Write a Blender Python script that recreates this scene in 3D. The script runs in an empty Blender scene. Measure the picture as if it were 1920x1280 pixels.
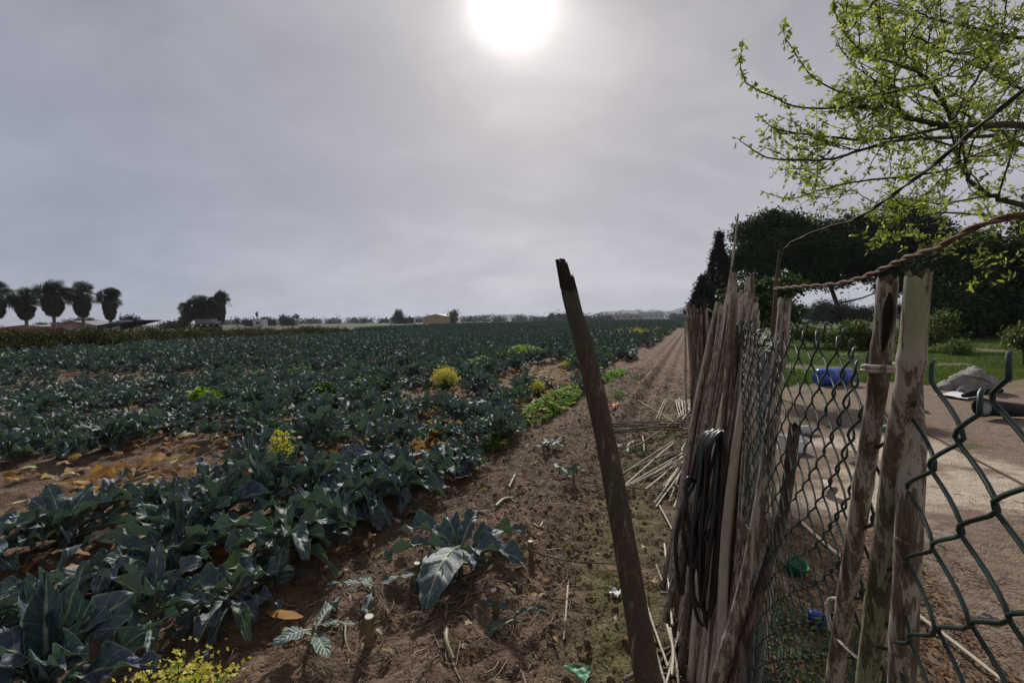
import bpy, math, random
import numpy as np
from mathutils import Vector
R = math.radians
rng = np.random.default_rng(7)
random.seed(7)
sc = bpy.context.scene
COL = sc.collection

# ------------------------------------------------------------------ camera
CAMZ = 1.55
F = 827.0                       # focal length in photo pixels (1920 wide)
PITCH = math.atan(40 / F)
ROLL = math.atan(24 / 1920)
AZ = R(22.3)                    # heading of the crop rows, right of the view axis
fwd = np.array([0, math.cos(PITCH), -math.sin(PITCH)])
u0 = np.array([0, math.sin(PITCH), math.cos(PITCH)]); r0 = np.array([1.0, 0, 0])
rgt = math.cos(ROLL) * r0 - math.sin(ROLL) * u0
upv = math.cos(ROLL) * u0 + math.sin(ROLL) * r0
CAM = np.array([0, 0, CAMZ])
cd = bpy.data.cameras.new('camera'); cam = bpy.data.objects.new('camera', cd); COL.objects.link(cam)
cd.sensor_width = 36; cd.lens = F / 1920 * 36; cd.clip_start = 0.02; cd.clip_end = 20000
from mathutils import Matrix
cam.matrix_world = Matrix(((rgt[0], upv[0], -fwd[0], 0), (rgt[1], upv[1], -fwd[1], 0), (rgt[2], upv[2], -fwd[2], CAMZ), (0, 0, 0, 1)))
sc.camera = cam

def U(px, py, Z):               # photo pixel at depth Z -> a point of the place
    return CAM + Z * (fwd + (px - 960) / F * rgt - (py - 640) / F * upv)
def G(px, py, z=0.0):           # photo pixel -> the point on level z
    d = U(px, py, 1.0) - CAM
    return CAM + d * ((z - CAMZ) / d[2])
SA, CA = math.sin(AZ), math.cos(AZ)
def W(s, t, z=0.0):             # row coordinates: s across the rows (right), t along them
    return np.array([t * SA + s * CA, t * CA - s * SA, z])
def ST(p): return p[0] * CA - p[1] * SA, p[0] * SA + p[1] * CA

# ------------------------------------------------------------------ light
SUN_EL, SUN_AZ = math.atan((598 - 18) / F), math.atan(5 / F)
sd = np.array([math.sin(SUN_AZ) * math.cos(SUN_EL), math.cos(SUN_AZ) * math.cos(SUN_EL), math.sin(SUN_EL)])
sl = bpy.data.lights.new('sun', 'SUN'); so = bpy.data.objects.new('sun', sl); COL.objects.link(so)
sl.energy = 4.0; sl.angle = R(4); sl.color = (1.0, 0.95, 0.87)
so.rotation_euler = Vector(sd).to_track_quat('Z', 'Y').to_euler(); so.location = (0, 0, 60)

w = bpy.data.worlds.new('World'); sc.world = w; w.use_nodes = True
nt = w.node_tree; nt.nodes.clear()
def nd(tree, t, **k):
    n = tree.nodes.new(t)
    for a, b in k.items(): setattr(n, a, b)
    return n
def mth(tree, op, a, b=None, c=None):
    n = tree.nodes.new('ShaderNodeMath'); n.operation = op
    for i, v in enumerate((a, b, c)):
        if v is None: continue
        if isinstance(v, (int, float)): n.inputs[i].default_value = v
        else: tree.links.new(v, n.inputs[i])
    return n.outputs[0]
def mixc(tree, fac, a, b, mode='MIX'):
    n = tree.nodes.new('ShaderNodeMix'); n.data_type = 'RGBA'; n.blend_type = mode; n.clamp_factor = True
    for i, v in ((0, fac), (6, a), (7, b)):
        if isinstance(v, (int, float)): n.inputs[i].default_value = v
        elif isinstance(v, tuple): n.inputs[i].default_value = (*v, 1)
        else: tree.links.new(v, n.inputs[i])
    return n.outputs[2]
def noise(tree, vec, scale, detail=4, rough=.55, dist=0.0, w3=None):
    n = tree.nodes.new('ShaderNodeTexNoise'); n.inputs['Scale'].default_value = scale
    n.inputs['Detail'].default_value = detail; n.inputs['Roughness'].default_value = rough; n.inputs['Distortion'].default_value = dist
    if vec is not None: tree.links.new(vec, n.inputs['Vector'])
    return n.outputs[0]
def ramp(tree, fac, stops):
    n = tree.nodes.new('ShaderNodeValToRGB'); e = n.color_ramp.elements
    while len(e) > 1: e.remove(e[-1])
    e[0].position = stops[0][0]; e[0].color = (*stops[0][1], 1)
    for p, c in stops[1:]:
        x = e.new(p); x.color = (*c, 1)
    tree.links.new(fac, n.inputs[0]); return n.outputs[0]
def smooth(tree, x, a, b):
    n = tree.nodes.new('ShaderNodeMapRange'); n.interpolation_type = 'SMOOTHSTEP'
    tree.links.new(x, n.inputs[0]); n.inputs[1].default_value = a; n.inputs[2].default_value = b
    return n.outputs[0]

sky = nd(nt, 'ShaderNodeTexSky', sky_type='NISHITA', sun_disc=False, sun_elevation=SUN_EL, sun_rotation=SUN_AZ)
sky.dust_density = 4.0
tc = nd(nt, 'ShaderNodeTexCoord'); dirv = tc.outputs['Generated']
sep = nd(nt, 'ShaderNodeSeparateXYZ'); nt.links.new(dirv, sep.inputs[0])
zc = mth(nt, 'MAXIMUM', sep.outputs[2], 0.0)
den = mth(nt, 'ADD', zc, 0.34)
cmb = nd(nt, 'ShaderNodeCombineXYZ')
nt.links.new(mth(nt, 'DIVIDE', sep.outputs[0], den), cmb.inputs[0])
nt.links.new(mth(nt, 'DIVIDE', sep.outputs[1], den), cmb.inputs[1])
mp = nd(nt, 'ShaderNodeMapping'); mp.inputs['Rotation'].default_value = (0, 0, R(-48)); mp.inputs['Scale'].default_value = (1.0, 1.35, 1)
nt.links.new(cmb.outputs[0], mp.inputs[0])
n1 = noise(nt, mp.outputs[0], 0.9, 7, .5, .35)
n2 = noise(nt, mp.outputs[0], 3.0, 7, .58, .5)
cl = mth(nt, 'ADD', mth(nt, 'MULTIPLY', n1, .75), mth(nt, 'MULTIPLY', n2, .45))
cl = smooth(nt, cl, .44, .80)
elev = ramp(nt, zc, [(0, (.53, .54, .60)), (.12, (.475, .475, .54)), (.4, (.41, .40, .445)), (.7, (.32, .315, .35)), (1, (.26, .26, .29))])
# the veil is bluer and darker towards the left, away from the sun
left = smooth(nt, sep.outputs[0], .1, -.75)
elev = mixc(nt, mth(nt, 'MULTIPLY', left, .75), elev, mixc(nt, 1.0, elev, (.70, .79, .90), 'MULTIPLY'))
cloudc = mixc(nt, cl, mixc(nt, 1.0, elev, (.86, .86, .875), 'MULTIPLY'), mixc(nt, 1.0, elev, (1.14, 1.12, 1.10), 'MULTIPLY'))
dp = nd(nt, 'ShaderNodeVectorMath', operation='DOT_PRODUCT'); nt.links.new(dirv, dp.inputs[0]); dp.inputs[1].default_value = tuple(sd)
ang = mth(nt, 'ARCCOSINE', mth(nt, 'MINIMUM', dp.outputs['Value'], 0.99999))
g1 = mth(nt, 'MULTIPLY', mth(nt, 'EXPONENT', mth(nt, 'MULTIPLY', mth(nt, 'POWER', mth(nt, 'DIVIDE', ang, .043), 1.6), -1.0)), 2.6)
g2 = mth(nt, 'ADD', mth(nt, 'MULTIPLY', mth(nt, 'EXPONENT', mth(nt, 'MULTIPLY', ang, -1 / .26)), .26), mth(nt, 'MULTIPLY', mth(nt, 'EXPONENT', mth(nt, 'MULTIPLY', ang, -1 / .05)), .85))
g2 = mth(nt, 'MULTIPLY', g2, mth(nt, 'ADD', .8, mth(nt, 'MULTIPLY', cl, .45)))
glow = mixc(nt, 1.0, (1.0, .97, .93), mth(nt, 'ADD', g1, g2), 'MULTIPLY')
tot = mixc(nt, 1.0, cloudc, glow, 'ADD')
bg1 = nd(nt, 'ShaderNodeBackground'); nt.links.new(sky.outputs[0], bg1.inputs[0]); bg1.inputs[1].default_value = 0.05
bg2 = nd(nt, 'ShaderNodeBackground'); nt.links.new(tot, bg2.inputs[0]); bg2.inputs[1].default_value = 1.0
mx = nd(nt, 'ShaderNodeMixShader'); mx.inputs[0].default_value = .93
nt.links.new(bg1.outputs[0], mx.inputs[1]); nt.links.new(bg2.outputs[0], mx.inputs[2])
wo = nd(nt, 'ShaderNodeOutputWorld'); nt.links.new(mx.outputs[0], wo.inputs[0])
sc.view_settings.view_transform = 'Standard'; sc.view_settings.look = 'None'
sc.view_settings.exposure = 0.0; sc.view_settings.gamma = 1
sc.cycles.max_bounces = 6; sc.cycles.diffuse_bounces = 3; sc.cycles.glossy_bounces = 2; sc.cycles.transmission_bounces = 3
sc.cycles.volume_bounces = 0

# ------------------------------------------------------------------ mesh helpers
class MB:
    def __init__(s): s.v = []; s.f3 = []; s.f4 = []; s.uv = []; s.ti = []; s.n = 0
    def add(s, v, f, mat=0, uv=None, tint=.5):
        v = np.asarray(v, float).reshape(-1, 3); f = np.asarray(f, np.int64)
        s.v.append(v); s.uv.append(np.zeros((len(v), 2)) if uv is None else np.asarray(uv, float))
        s.ti.append(np.full(len(v), tint, float) if np.isscalar(tint) else np.asarray(tint, float))
        (s.f4 if f.shape[1] == 4 else s.f3).append((f + s.n, mat)); s.n += len(v)
    def inst(s, tv, tf, M, P, tint=.5, mat=0, tuv=None, ttint=None):
        N = len(P); V = len(tv)
        v = np.einsum('nij,vj->nvi', M, tv) + P[:, None, :]
        f = (tf[None] + (np.arange(N) * V)[:, None, None]).reshape(-1, tf.shape[1])
        uv = None if tuv is None else np.tile(tuv, (N, 1))
        tn = np.broadcast_to(np.asarray(tint, float).reshape(-1, 1), (N, V)) if not np.isscalar(tint) else np.full((N, V), tint)
        if ttint is not None: tn = tn + ttint[None]
        s.add(v.reshape(-1, 3), f, mat, uv, tn.reshape(-1))
    def build(s, name, mats, parent=None, origin=None, smoothf=True):
        v = np.concatenate(s.v)
        if parent is not None:
            po = np.array(parent.get('_o', (0, 0, 0))); v = v - po; loc = (0, 0, 0)
        else:
            if origin is None:
                origin = (float((v[:, 0].min() + v[:, 0].max()) / 2), float((v[:, 1].min() + v[:, 1].max()) / 2), float(v[:, 2].min()))
            v = v - np.array(origin); loc = origin
        me = bpy.data.meshes.new(name)
        polys = [(f, m, 4) for f, m in s.f4] + [(f, m, 3) for f, m in s.f3]
        li = np.concatenate([f.reshape(-1) for f, m, k in polys])
        tot_ = np.concatenate([np.full(len(f), k) for f, m, k in polys])
        mi = np.concatenate([np.full(len(f), m) for f, m, k in polys])
        me.vertices.add(len(v)); me.vertices.foreach_set('co', v.astype(np.float32).ravel())
        me.loops.add(len(li)); me.loops.foreach_set('vertex_index', li.astype(np.int32))
        me.polygons.add(len(tot_)); st = np.concatenate([[0], np.cumsum(tot_)[:-1]])
        me.polygons.foreach_set('loop_start', st.astype(np.int32)); me.polygons.foreach_set('loop_total', tot_.astype(np.int32))
        me.polygons.foreach_set('material_index', mi.astype(np.int32))
        me.polygons.foreach_set('use_smooth', np.full(len(tot_), smoothf))
        uvl = me.uv_layers.new(name='UVMap'); uv = np.concatenate(s.uv)[li]
        uvl.data.foreach_set('uv', uv.astype(np.float32).ravel())
        at = me.attributes.new('tint', 'FLOAT', 'POINT'); at.data.foreach_set('value', np.concatenate(s.ti).astype(np.float32))
        me.update(calc_edges=True); me.validate()
        for m in (mats if isinstance(mats, (list, tuple)) else [mats]): me.materials.append(m)
        o = bpy.data.objects.new(name, me); COL.objects.link(o); o.location = loc
        if parent is not None: o.parent = parent; o['_o'] = tuple(parent.get('_o', (0, 0, 0)))
        else: o['_o'] = tuple(loc)
        return o
def tag(o, label=None, cat=None, group=None, kind=None):
    if label: o['label'] = label
    if cat: o['category'] = cat
    if group: o['group'] = group
    if kind: o['kind'] = kind
    return o
def empty(name, loc, label=None, cat=None, group=None):
    o = bpy.data.objects.new(name, None); COL.objects.link(o); o.location = tuple(loc); o['_o'] = tuple(float(x) for x in loc)
    return tag(o, label, cat, group)
def copy_tree(o, parent=None):
    c = o.copy(); COL.objects.link(c)
    if parent is not None: c.parent = parent
    for ch in [x for x in o.children]: copy_tree(ch, c)
    return c
def norm(a): return a / (np.linalg.norm(a, axis=-1, keepdims=True) + 1e-12)
def resample(P, n):
    P = np.asarray(P, float)
    if len(P) == 2:
        k = np.linspace(0, 1, n)[:, None]; return P[0] * (1 - k) + P[1] * k
    # Catmull-Rom through the points
    Q = np.vstack([2 * P[0] - P[1], P, 2 * P[-1] - P[-2]])
    u = np.linspace(0, len(P) - 1, n); i = np.minimum(u.astype(int), len(P) - 2); f = (u - i)[:, None]
    a, b, c, d = Q[i], Q[i + 1], Q[i + 2], Q[i + 3]
    return .5 * ((2 * b) + (-a + c) * f + (2 * a - 5 * b + 4 * c - d) * f ** 2 + (-a + 3 * b - 3 * c + d) * f ** 3)
def tube(mb, P, r, sides=6, mat=0, tint=.5, cap=True, jag=0.0, u0_=0.0):
    P = np.asarray(P, float); n = len(P); r = np.broadcast_to(np.asarray(r, float), (n,))
    T = norm(np.gradient(P, axis=0)); ref = np.array([0, 0, 1.0]) if abs(T[0][2]) < .9 else np.array([1.0, 0, 0])
    N = np.zeros_like(P); N[0] = norm(np.cross(T[0], ref))
    for i in range(1, n):
        x = N[i - 1] - T[i] * np.dot(N[i - 1], T[i]); N[i] = x / (np.linalg.norm(x) + 1e-12)
    B = np.cross(T, N); a = np.linspace(0, 2 * np.pi, sides + 1)
    ring = (np.cos(a)[None, :, None] * N[:, None] + np.sin(a)[None, :, None] * B[:, None]) * r[:, None, None]
    V = P[:, None] + ring
    if jag: V[-1] += T[-1][None] * (rng.random((sides + 1, 1)) * jag)
    L = np.concatenate([[0], np.cumsum(np.linalg.norm(np.diff(P, axis=0), axis=1))]) + u0_
    uv = np.stack(np.broadcast_arrays((a / (2 * np.pi))[None], L[:, None]), -1)
    k = sides + 1; i, j = np.meshgrid(np.arange(n - 1), np.arange(sides), indexing='ij')
    f = np.stack([i * k + j, i * k + j + 1, (i + 1) * k + j + 1, (i + 1) * k + j], -1).reshape(-1, 4)
    mb.add(V.reshape(-1, 3), f, mat, uv.reshape(-1, 2), tint)
    if cap:
        for e in (0, n - 1):
            v = np.vstack([V[e][:-1], P[e]]); jj = np.arange(sides)
            ff = np.stack([jj, (jj + 1) % sides, np.full(sides, sides)], -1)
            if e == 0: ff = ff[:, ::-1]
            mb.add(v, ff, mat, np.full((len(v), 2), L[e]), tint)
def box(mb, c, size, ax=(1, 0, 0), up=(0, 0, 1), mat=0, tint=.5):
    ax = norm(np.array(ax, float)); up = np.array(up, float); ay = norm(np.cross(up, ax)); up = np.cross(ax, ay)
    s = np.array([[x, y, z] for z in (-.5, .5) for y in (-.5, .5) for x in (-.5, .5)]) * np.array(size)
    v = np.array(c) + s[:, :1] * ax + s[:, 1:2] * ay + s[:, 2:] * up
    f = np.array([[0, 2, 3, 1], [4, 5, 7, 6], [0, 1, 5, 4], [2, 6, 7, 3], [0, 4, 6, 2], [1, 3, 7, 5]])
    for q in f: mb.add(v[q], [[0, 1, 2, 3]], mat, [[0, 0], [1, 0], [1, 1], [0, 1]], tint)
def randrot(n, g=rng):
    q = norm(g.normal(size=(n, 4))); a, b, c, d = q.T
    return np.stack([np.stack([1 - 2 * (c * c + d * d), 2 * (b * c - a * d), 2 * (b * d + a * c)], -1),
                     np.stack([2 * (b * c + a * d), 1 - 2 * (b * b + d * d), 2 * (c * d - a * b)], -1),
                     np.stack([2 * (b * d - a * c), 2 * (c * d + a * b), 1 - 2 * (b * b + c * c)], -1)], 1)
def rotz(a):
    a = np.asarray(a, float); z = np.zeros_like(a); o = np.ones_like(a)
    return np.stack([np.stack([np.cos(a), -np.sin(a), z], -1), np.stack([np.sin(a), np.cos(a), z], -1), np.stack([z, z, o], -1)], 1)
def _h(i, j, s):
    x = np.sin(i * 127.1 + j * 311.7 + s * 74.7) * 43758.5453
    return x - np.floor(x)
def vnoise(x, y, s=0):
    i, j = np.floor(x), np.floor(y); fx, fy = x - i, y - j
    fx = fx * fx * (3 - 2 * fx); fy = fy * fy * (3 - 2 * fy)
    return (_h(i, j, s) * (1 - fx) + _h(i + 1, j, s) * fx) * (1 - fy) + (_h(i, j + 1, s) * (1 - fx) + _h(i + 1, j + 1, s) * fx) * fy
def fbm(x, y, o=4, s=0, g=.5):
    t = 0; a = 1; n = 0
    for k in range(o):
        t = t + a * (vnoise(x, y, s + k) - .5); n += a; a *= g; x = x * 2.03 + 7.1; y = y * 2.03 + 3.3
    return t / n * 2          # about -1..1

# ------------------------------------------------------------------ materials
def mat(name):
    m = bpy.data.materials.new(name); m.use_nodes = True; t = m.node_tree; t.nodes.clear()
    o = t.nodes.new('ShaderNodeOutputMaterial'); b = t.nodes.new('ShaderNodeBsdfPrincipled'); t.links.new(b.outputs[0], o.inputs[0])
    return m, t, b, o
def setin(t, b, k, v):
    if isinstance(v, (int, float)): b.inputs[k].default_value = v
    elif isinstance(v, tuple): b.inputs[k].default_value = (*v, 1)
    else: t.links.new(v, b.inputs[k])
def bump(t, b, h, strength=.5, dist=.01):
    n = t.nodes.new('ShaderNodeBump'); n.inputs['Strength'].default_value = strength; n.inputs['Distance'].default_value = dist
    t.links.new(h, n.inputs['Height']); t.links.new(n.outputs[0], b.inputs['Normal'])
def coord(t, which='Object'): return nd(t, 'ShaderNodeTexCoord').outputs[which]
def attr(t, name): return nd(t, 'ShaderNodeAttribute', attribute_name=name).outputs
def simple(name, c1, c2, scale=20, rough=.6, bumps=.3, spec=.4, metal=0, bd=.005):
    m, t, b, o = mat(name); n = noise(t, coord(t), scale, 6, .6)
    setin(t, b, 'Base Color', ramp(t, n, [(.3, c1), (.7, c2)])); setin(t, b, 'Roughness', rough)
    b.inputs['Specular IOR Level'].default_value = spec; b.inputs['Metallic'].default_value = metal
    bump(t, b, n, bumps, bd); return m
def leafmat(name, stops, rough=.5, spec=.4, trans=.25, vein=None, tcol=None, back=None):
    m, t, b, o = mat(name)
    ti = attr(t, 'tint')['Fac']; n = noise(t, coord(t), 9, 3)
    f = mth(t, 'ADD', ti, mth(t, 'MULTIPLY', mth(t, 'SUBTRACT', n, .5), .35))
    f = mth(t, 'ADD', f, mth(t, 'MULTIPLY', mth(t, 'SUBTRACT', nd(t, 'ShaderNodeObjectInfo').outputs['Random'], .5), .3 if vein else 0.0))
    c = ramp(t, f, stops)
    if vein:
        uv = nd(t, 'ShaderNodeSeparateXYZ'); t.links.new(nd(t, 'ShaderNodeTexCoord').outputs['UV'], uv.inputs[0])
        u, v = uv.outputs[0], uv.outputs[1]; av = mth(t, 'ABSOLUTE', v)
        mid = smooth(t, mth(t, 'MULTIPLY', av, mth(t, 'ADD', u, .35)), .12, .05)
        side = mth(t, 'ABSOLUTE', mth(t, 'SINE', mth(t, 'MULTIPLY', mth(t, 'SUBTRACT', u, mth(t, 'MULTIPLY', av, .16)), 30.0)))
        sv = mth(t, 'MULTIPLY', smooth(t, side, .16, .02), .45)
        c = mixc(t, mth(t, 'MAXIMUM', mid, sv), c, vein)
        c = mixc(t, mth(t, 'MULTIPLY', smooth(t, av, .88, 1.0), .5), c, vein)  # the leaf's own pale margin, plus light on curled edges painted into the colour
        c = mixc(t, .5, c, mixc(t, 1.0, c, ramp(t, noise(t, coord(t), 38, 4), [(.35, (.55, .58, .62)), (.65, (1.5, 1.45, 1.4))]), 'MULTIPLY'))
        pu = mth(t, 'ADD', mth(t, 'MULTIPLY', side, .6), mth(t, 'MULTIPLY', noise(t, coord(t), 60, 3), .8))
        bump(t, b, pu, .55, .008)
    if back:
        gm = nd(t, 'ShaderNodeNewGeometry'); c = mixc(t, mth(t, 'MULTIPLY', gm.outputs['Backfacing'], .55), c, back)
    setin(t, b, 'Base Color', c); setin(t, b, 'Roughness', rough); b.inputs['Specular IOR Level'].default_value = spec
    if trans:
        tr = t.nodes.new('ShaderNodeBsdfTranslucent')
        t.links.new(mixc(t, 1.0, c, tcol or (1.2, 1.3, .6), 'MULTIPLY'), tr.inputs[0])
        mxs = t.nodes.new('ShaderNodeMixShader'); mxs.inputs[0].default_value = trans
        t.links.new(b.outputs[0], mxs.inputs[1]); t.links.new(tr.outputs[0], mxs.inputs[2]); t.links.new(mxs.outputs[0], o.inputs[0])
    return m
def reedmat(name, dark, mid, light, patch=.5, fine=60, streak=.5, green=None):
    m, t, b, o = mat(name)
    mpn = nd(t, 'ShaderNodeMapping'); mpn.inputs['Scale'].default_value = (1.0, 1.0, .11)
    t.links.new(coord(t), mpn.inputs[0])
    oi = nd(t, 'ShaderNodeObjectInfo').outputs['Random']
    va = nd(t, 'ShaderNodeVectorMath', operation='ADD'); t.links.new(mpn.outputs[0], va.inputs[0])
    cx = nd(t, 'ShaderNodeCombineXYZ'); t.links.new(mth(t, 'MULTIPLY', oi, 37.0), cx.inputs[0]); t.links.new(cx.outputs[0], va.inputs[1])
    big = noise(t, va.outputs[0], 85, 6, .66, .3); fn = noise(t, va.outputs[0], 480, 4, .7)
    ti = attr(t, 'tint')['Fac']
    f = mth(t, 'ADD', mth(t, 'ADD', big, mth(t, 'MULTIPLY', mth(t, 'SUBTRACT', fn, .5), streak)), mth(t, 'MULTIPLY', mth(t, 'SUBTRACT', ti, .5), .7))
    c = ramp(t, f, [(patch - .12, dark), (patch - .01, mid), (patch + .03, light), (patch + .3, tuple(min(1, x * 1.25) for x in light))])
    if green: c = mixc(t, smooth(t, noise(t, coord(t), 9, 3), .48, .62), c, mixc(t, 1.0, c, green, 'MULTIPLY'))
    setin(t, b, 'Base Color', c); setin(t, b, 'Roughness', .62); b.inputs['Specular IOR Level'].default_value = .35
    bump(t, b, mth(t, 'ADD', mth(t, 'MULTIPLY', smooth(t, f, patch - .03, patch + .03), .7), mth(t, 'MULTIPLY', fn, .5)), .7, .003)
    return m
M = {}
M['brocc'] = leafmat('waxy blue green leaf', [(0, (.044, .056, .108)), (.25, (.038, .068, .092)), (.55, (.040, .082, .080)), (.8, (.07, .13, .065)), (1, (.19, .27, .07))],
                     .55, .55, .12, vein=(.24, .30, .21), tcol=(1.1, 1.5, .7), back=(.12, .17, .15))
M['brocclow'] = leafmat('waxy blue green leaf afar', [(0, (.042, .054, .100)), (.25, (.037, .066, .088)), (.55, (.040, .080, .078)), (.8, (.07, .125, .065)), (1, (.19, .27, .07))], .72, .45, .12, back=(.12, .17, .15))
M['stem'] = leafmat('pale green stalk', [(0, (.11, .13, .06)), (.5, (.17, .19, .10)), (1, (.32, .31, .18))], .5, .4, 0)
M['stump'] = simple('fibrous stump', (.12, .085, .045), (.26, .21, .12), 50, .8, .6, .2)
M['cut'] = simple('cut pith', (.45, .43, .36), (.62, .60, .52), 90, .7)
M['dead'] = leafmat('withered leaf', [(0, (.11, .055, .022)), (.35, (.22, .12, .05)), (.6, (.31, .22, .13)), (.8, (.38, .20, .06)), (1, (.46, .40, .28))], .75, .2, .25)
M['yellow'] = leafmat('yellow petal', [(0, (.45, .44, .08)), (.5, (.64, .60, .12)), (1, (.75, .73, .30))], .6, .2, .35, tcol=(1.1, 1.0, .4))
M['weed'] = leafmat('fresh weed leaf', [(0, (.035, .075, .012)), (.5, (.09, .18, .02)), (1, (.22, .36, .045))], .6, .25, .42)
M['grass'] = leafmat('short grass', [(0, (.04, .075, .014)), (.5, (.075, .13, .02)), (1, (.16, .19, .045))], .6, .25, .3)
M['plum'] = leafmat('young spring leaf', [(0, (.06, .10, .03)), (.45, (.20, .25, .07)), (.75, (.36, .38, .13)), (1, (.52, .52, .30))], .55, .25, .45, tcol=(1.35, 1.45, .6))
M['pine'] = leafmat('pine foliage', [(0, (.016, .032, .013)), (.5, (.036, .064, .022)), (1, (.08, .115, .035))], .6, .2, .2)
M['cyp'] = leafmat('cypress foliage', [(0, (.012, .018, .012)), (.5, (.02, .032, .018)), (1, (.035, .05, .022))], .7, .2, .05)
M['citrus'] = leafmat('citrus foliage', [(0, (.028, .045, .010)), (.5, (.065, .095, .018)), (1, (.20, .22, .05))], .5, .3, .3)
M['bush'] = leafmat('bush foliage', [(0, (.02, .04, .012)), (.5, (.038, .07, .018)), (1, (.09, .14, .035))], .55, .3, .22)
M['olive'] = leafmat('grey olive foliage', [(0, (.08, .09, .08)), (.5, (.13, .145, .13)), (1, (.2, .21, .18))], .7, .2, .1)
M['hedge'] = leafmat('scrub foliage', [(0, (.028, .032, .010)), (.5, (.05, .055, .014)), (1, (.11, .105, .03))], .7, .2, .15)
M['drybrush'] = leafmat('dry brush', [(0, (.07, .05, .03)), (.5, (.10, .085, .045)), (1, (.16, .14, .08))], .8, .1, .1)
M['palm'] = leafmat('palm frond', [(0, (.018, .03, .015)), (.5, (.03, .048, .02)), (1, (.055, .075, .03))], .5, .35, .1)
M['skirt'] = leafmat('dead palm fronds', [(0, (.035, .032, .03)), (.5, (.055, .05, .045)), (1, (.09, .08, .065))], .8, .1, 0)
M['far'] = leafmat('distant tree', [(0, (.03, .04, .03)), (.5, (.045, .055, .04)), (1, (.07, .08, .055))], .8, .1, 0)
M['trunk'] = simple('grey brown bark', (.05, .035, .025), (.13, .10, .075), 25, .85, .8, .2, bd=.02)
M['twig'] = simple('dark mossy bark', (.022, .022, .014), (.065, .06, .035), 45, .8, .6, .25)
M['palmtrunk'] = simple('palm trunk', (.12, .11, .10), (.22, .2, .18), 12, .85, .5, .2)
M['reedA'] = reedmat('weathered brown cane', (.05, .032, .019), (.125, .082, .05), (.27, .225, .17), .60, green=(.82, 1.05, .75))
M['reedB'] = reedmat('flaking bark cane', (.06, .038, .024), (.16, .115, .078), (.31, .265, .205), .50)
M['reedG'] = reedmat('mossy flaking cane', (.06, .042, .026), (.16, .12, .078), (.30, .265, .20), .50, green=(.74, .84, .60))
M['reedD'] = reedmat('dry brown reed', (.07, .048, .034), (.18, .13, .095), (.32, .255, .20), .48)
M['reedP'] = reedmat('pale dry cane', (.12, .085, .055), (.24, .19, .14), (.42, .37, .29), .44)
M['reedK'] = reedmat('dark old cane', (.03, .018, .012), (.075, .045, .03), (.15, .10, .075), .55)
M['splint'] = simple('charred splintered wood', (.008, .006, .005), (.035, .024, .018), 60, .8, .6, .2)
M['wire'] = simple('green coated wire', (.004, .014, .010), (.012, .036, .027), 30, .42, .4, .4, bd=.001)
M['tie'] = simple('galvanised tie wire', (.18, .18, .18), (.4, .4, .4), 60, .45, .2, .5, .5)
M['hose'] = simple('black irrigation pipe', (.010, .009, .009), (.028, .024, .022), 12, .36, .2, .5, bd=.001)
M['rope'] = simple('rusty twisted rope', (.05, .022, .012), (.20, .11, .065), 150, .8, .8, .3, bd=.002)
M['post'] = simple('grey concrete', (.15, .15, .145), (.25, .25, .24), 60, .85, .5, .2)
M['rust'] = simple('rusty iron', (.07, .03, .018), (.16, .075, .045), 60, .8, .5, .3)
M['blue'] = simple('blue plastic', (.02, .07, .36), (.035, .11, .5), 5, .32, .1, .5)
M['blackp'] = simple('black plastic', (.008, .008, .009), (.018, .018, .02), 9, .7, .2, .2)
M['greyp'] = simple('grey plastic', (.34, .35, .36), (.46, .47, .48), 9, .5, .2, .4)
M['white'] = simple('white plastic', (.62, .63, .64), (.8, .8, .8), 14, .5, .3, .4)
M['greenp'] = simple('green plastic', (.012, .12, .06), (.03, .2, .1), 14, .5, .3, .4)
M['red'] = simple('red plastic', (.25, .015, .015), (.4, .03, .03), 14, .5, .3, .4)
M['orange'] = leafmat('orange withered leaf', [(0, (.5, .16, .02)), (1, (.7, .28, .04))], .7, .2, .2)
M['rock'] = simple('grey rubble', (.20, .19, .17), (.36, .34, .31), 9, .9, 1.0, .15, bd=.05)
M['stone'] = simple('field stone', (.14, .12, .10), (.3, .27, .23), 14, .9, .8, .15, bd=.01)
M['wallY'] = simple('ochre sheet wall', (.36, .27, .12), (.46, .35, .17), .8, .7, .1, .3)
M['roofY'] = simple('ochre sheet roof', (.24, .2, .12), (.32, .26, .16), .8, .6, .1, .3)
M['wallW'] = simple('pale wall', (.45, .45, .46), (.58, .57, .56), .4, .8, .1, .3)
M['wallP'] = simple('pinkish render', (.32, .25, .23), (.42, .33, .3), .4, .8, .1, .3)
M['roofR'] = simple('red roof', (.26, .06, .05), (.38, .10, .08), 2, .7, .2, .3)
M['roofD'] = simple('dark tarpaulin', (.012, .014, .025), (.03, .033, .05), 2, .7, .2, .3)
M['roofG'] = simple('grey sheet roof', (.18, .19, .2), (.3, .3, .31), 2, .5, .2, .4)
M['glassd'] = simple('dark opening', (.02, .02, .022), (.035, .035, .04), 2, .3, .0, .5)
M['hill'] = simple('hillside', (.03, .038, .035), (.055, .06, .05), .02, .95, .1, .1)

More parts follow.
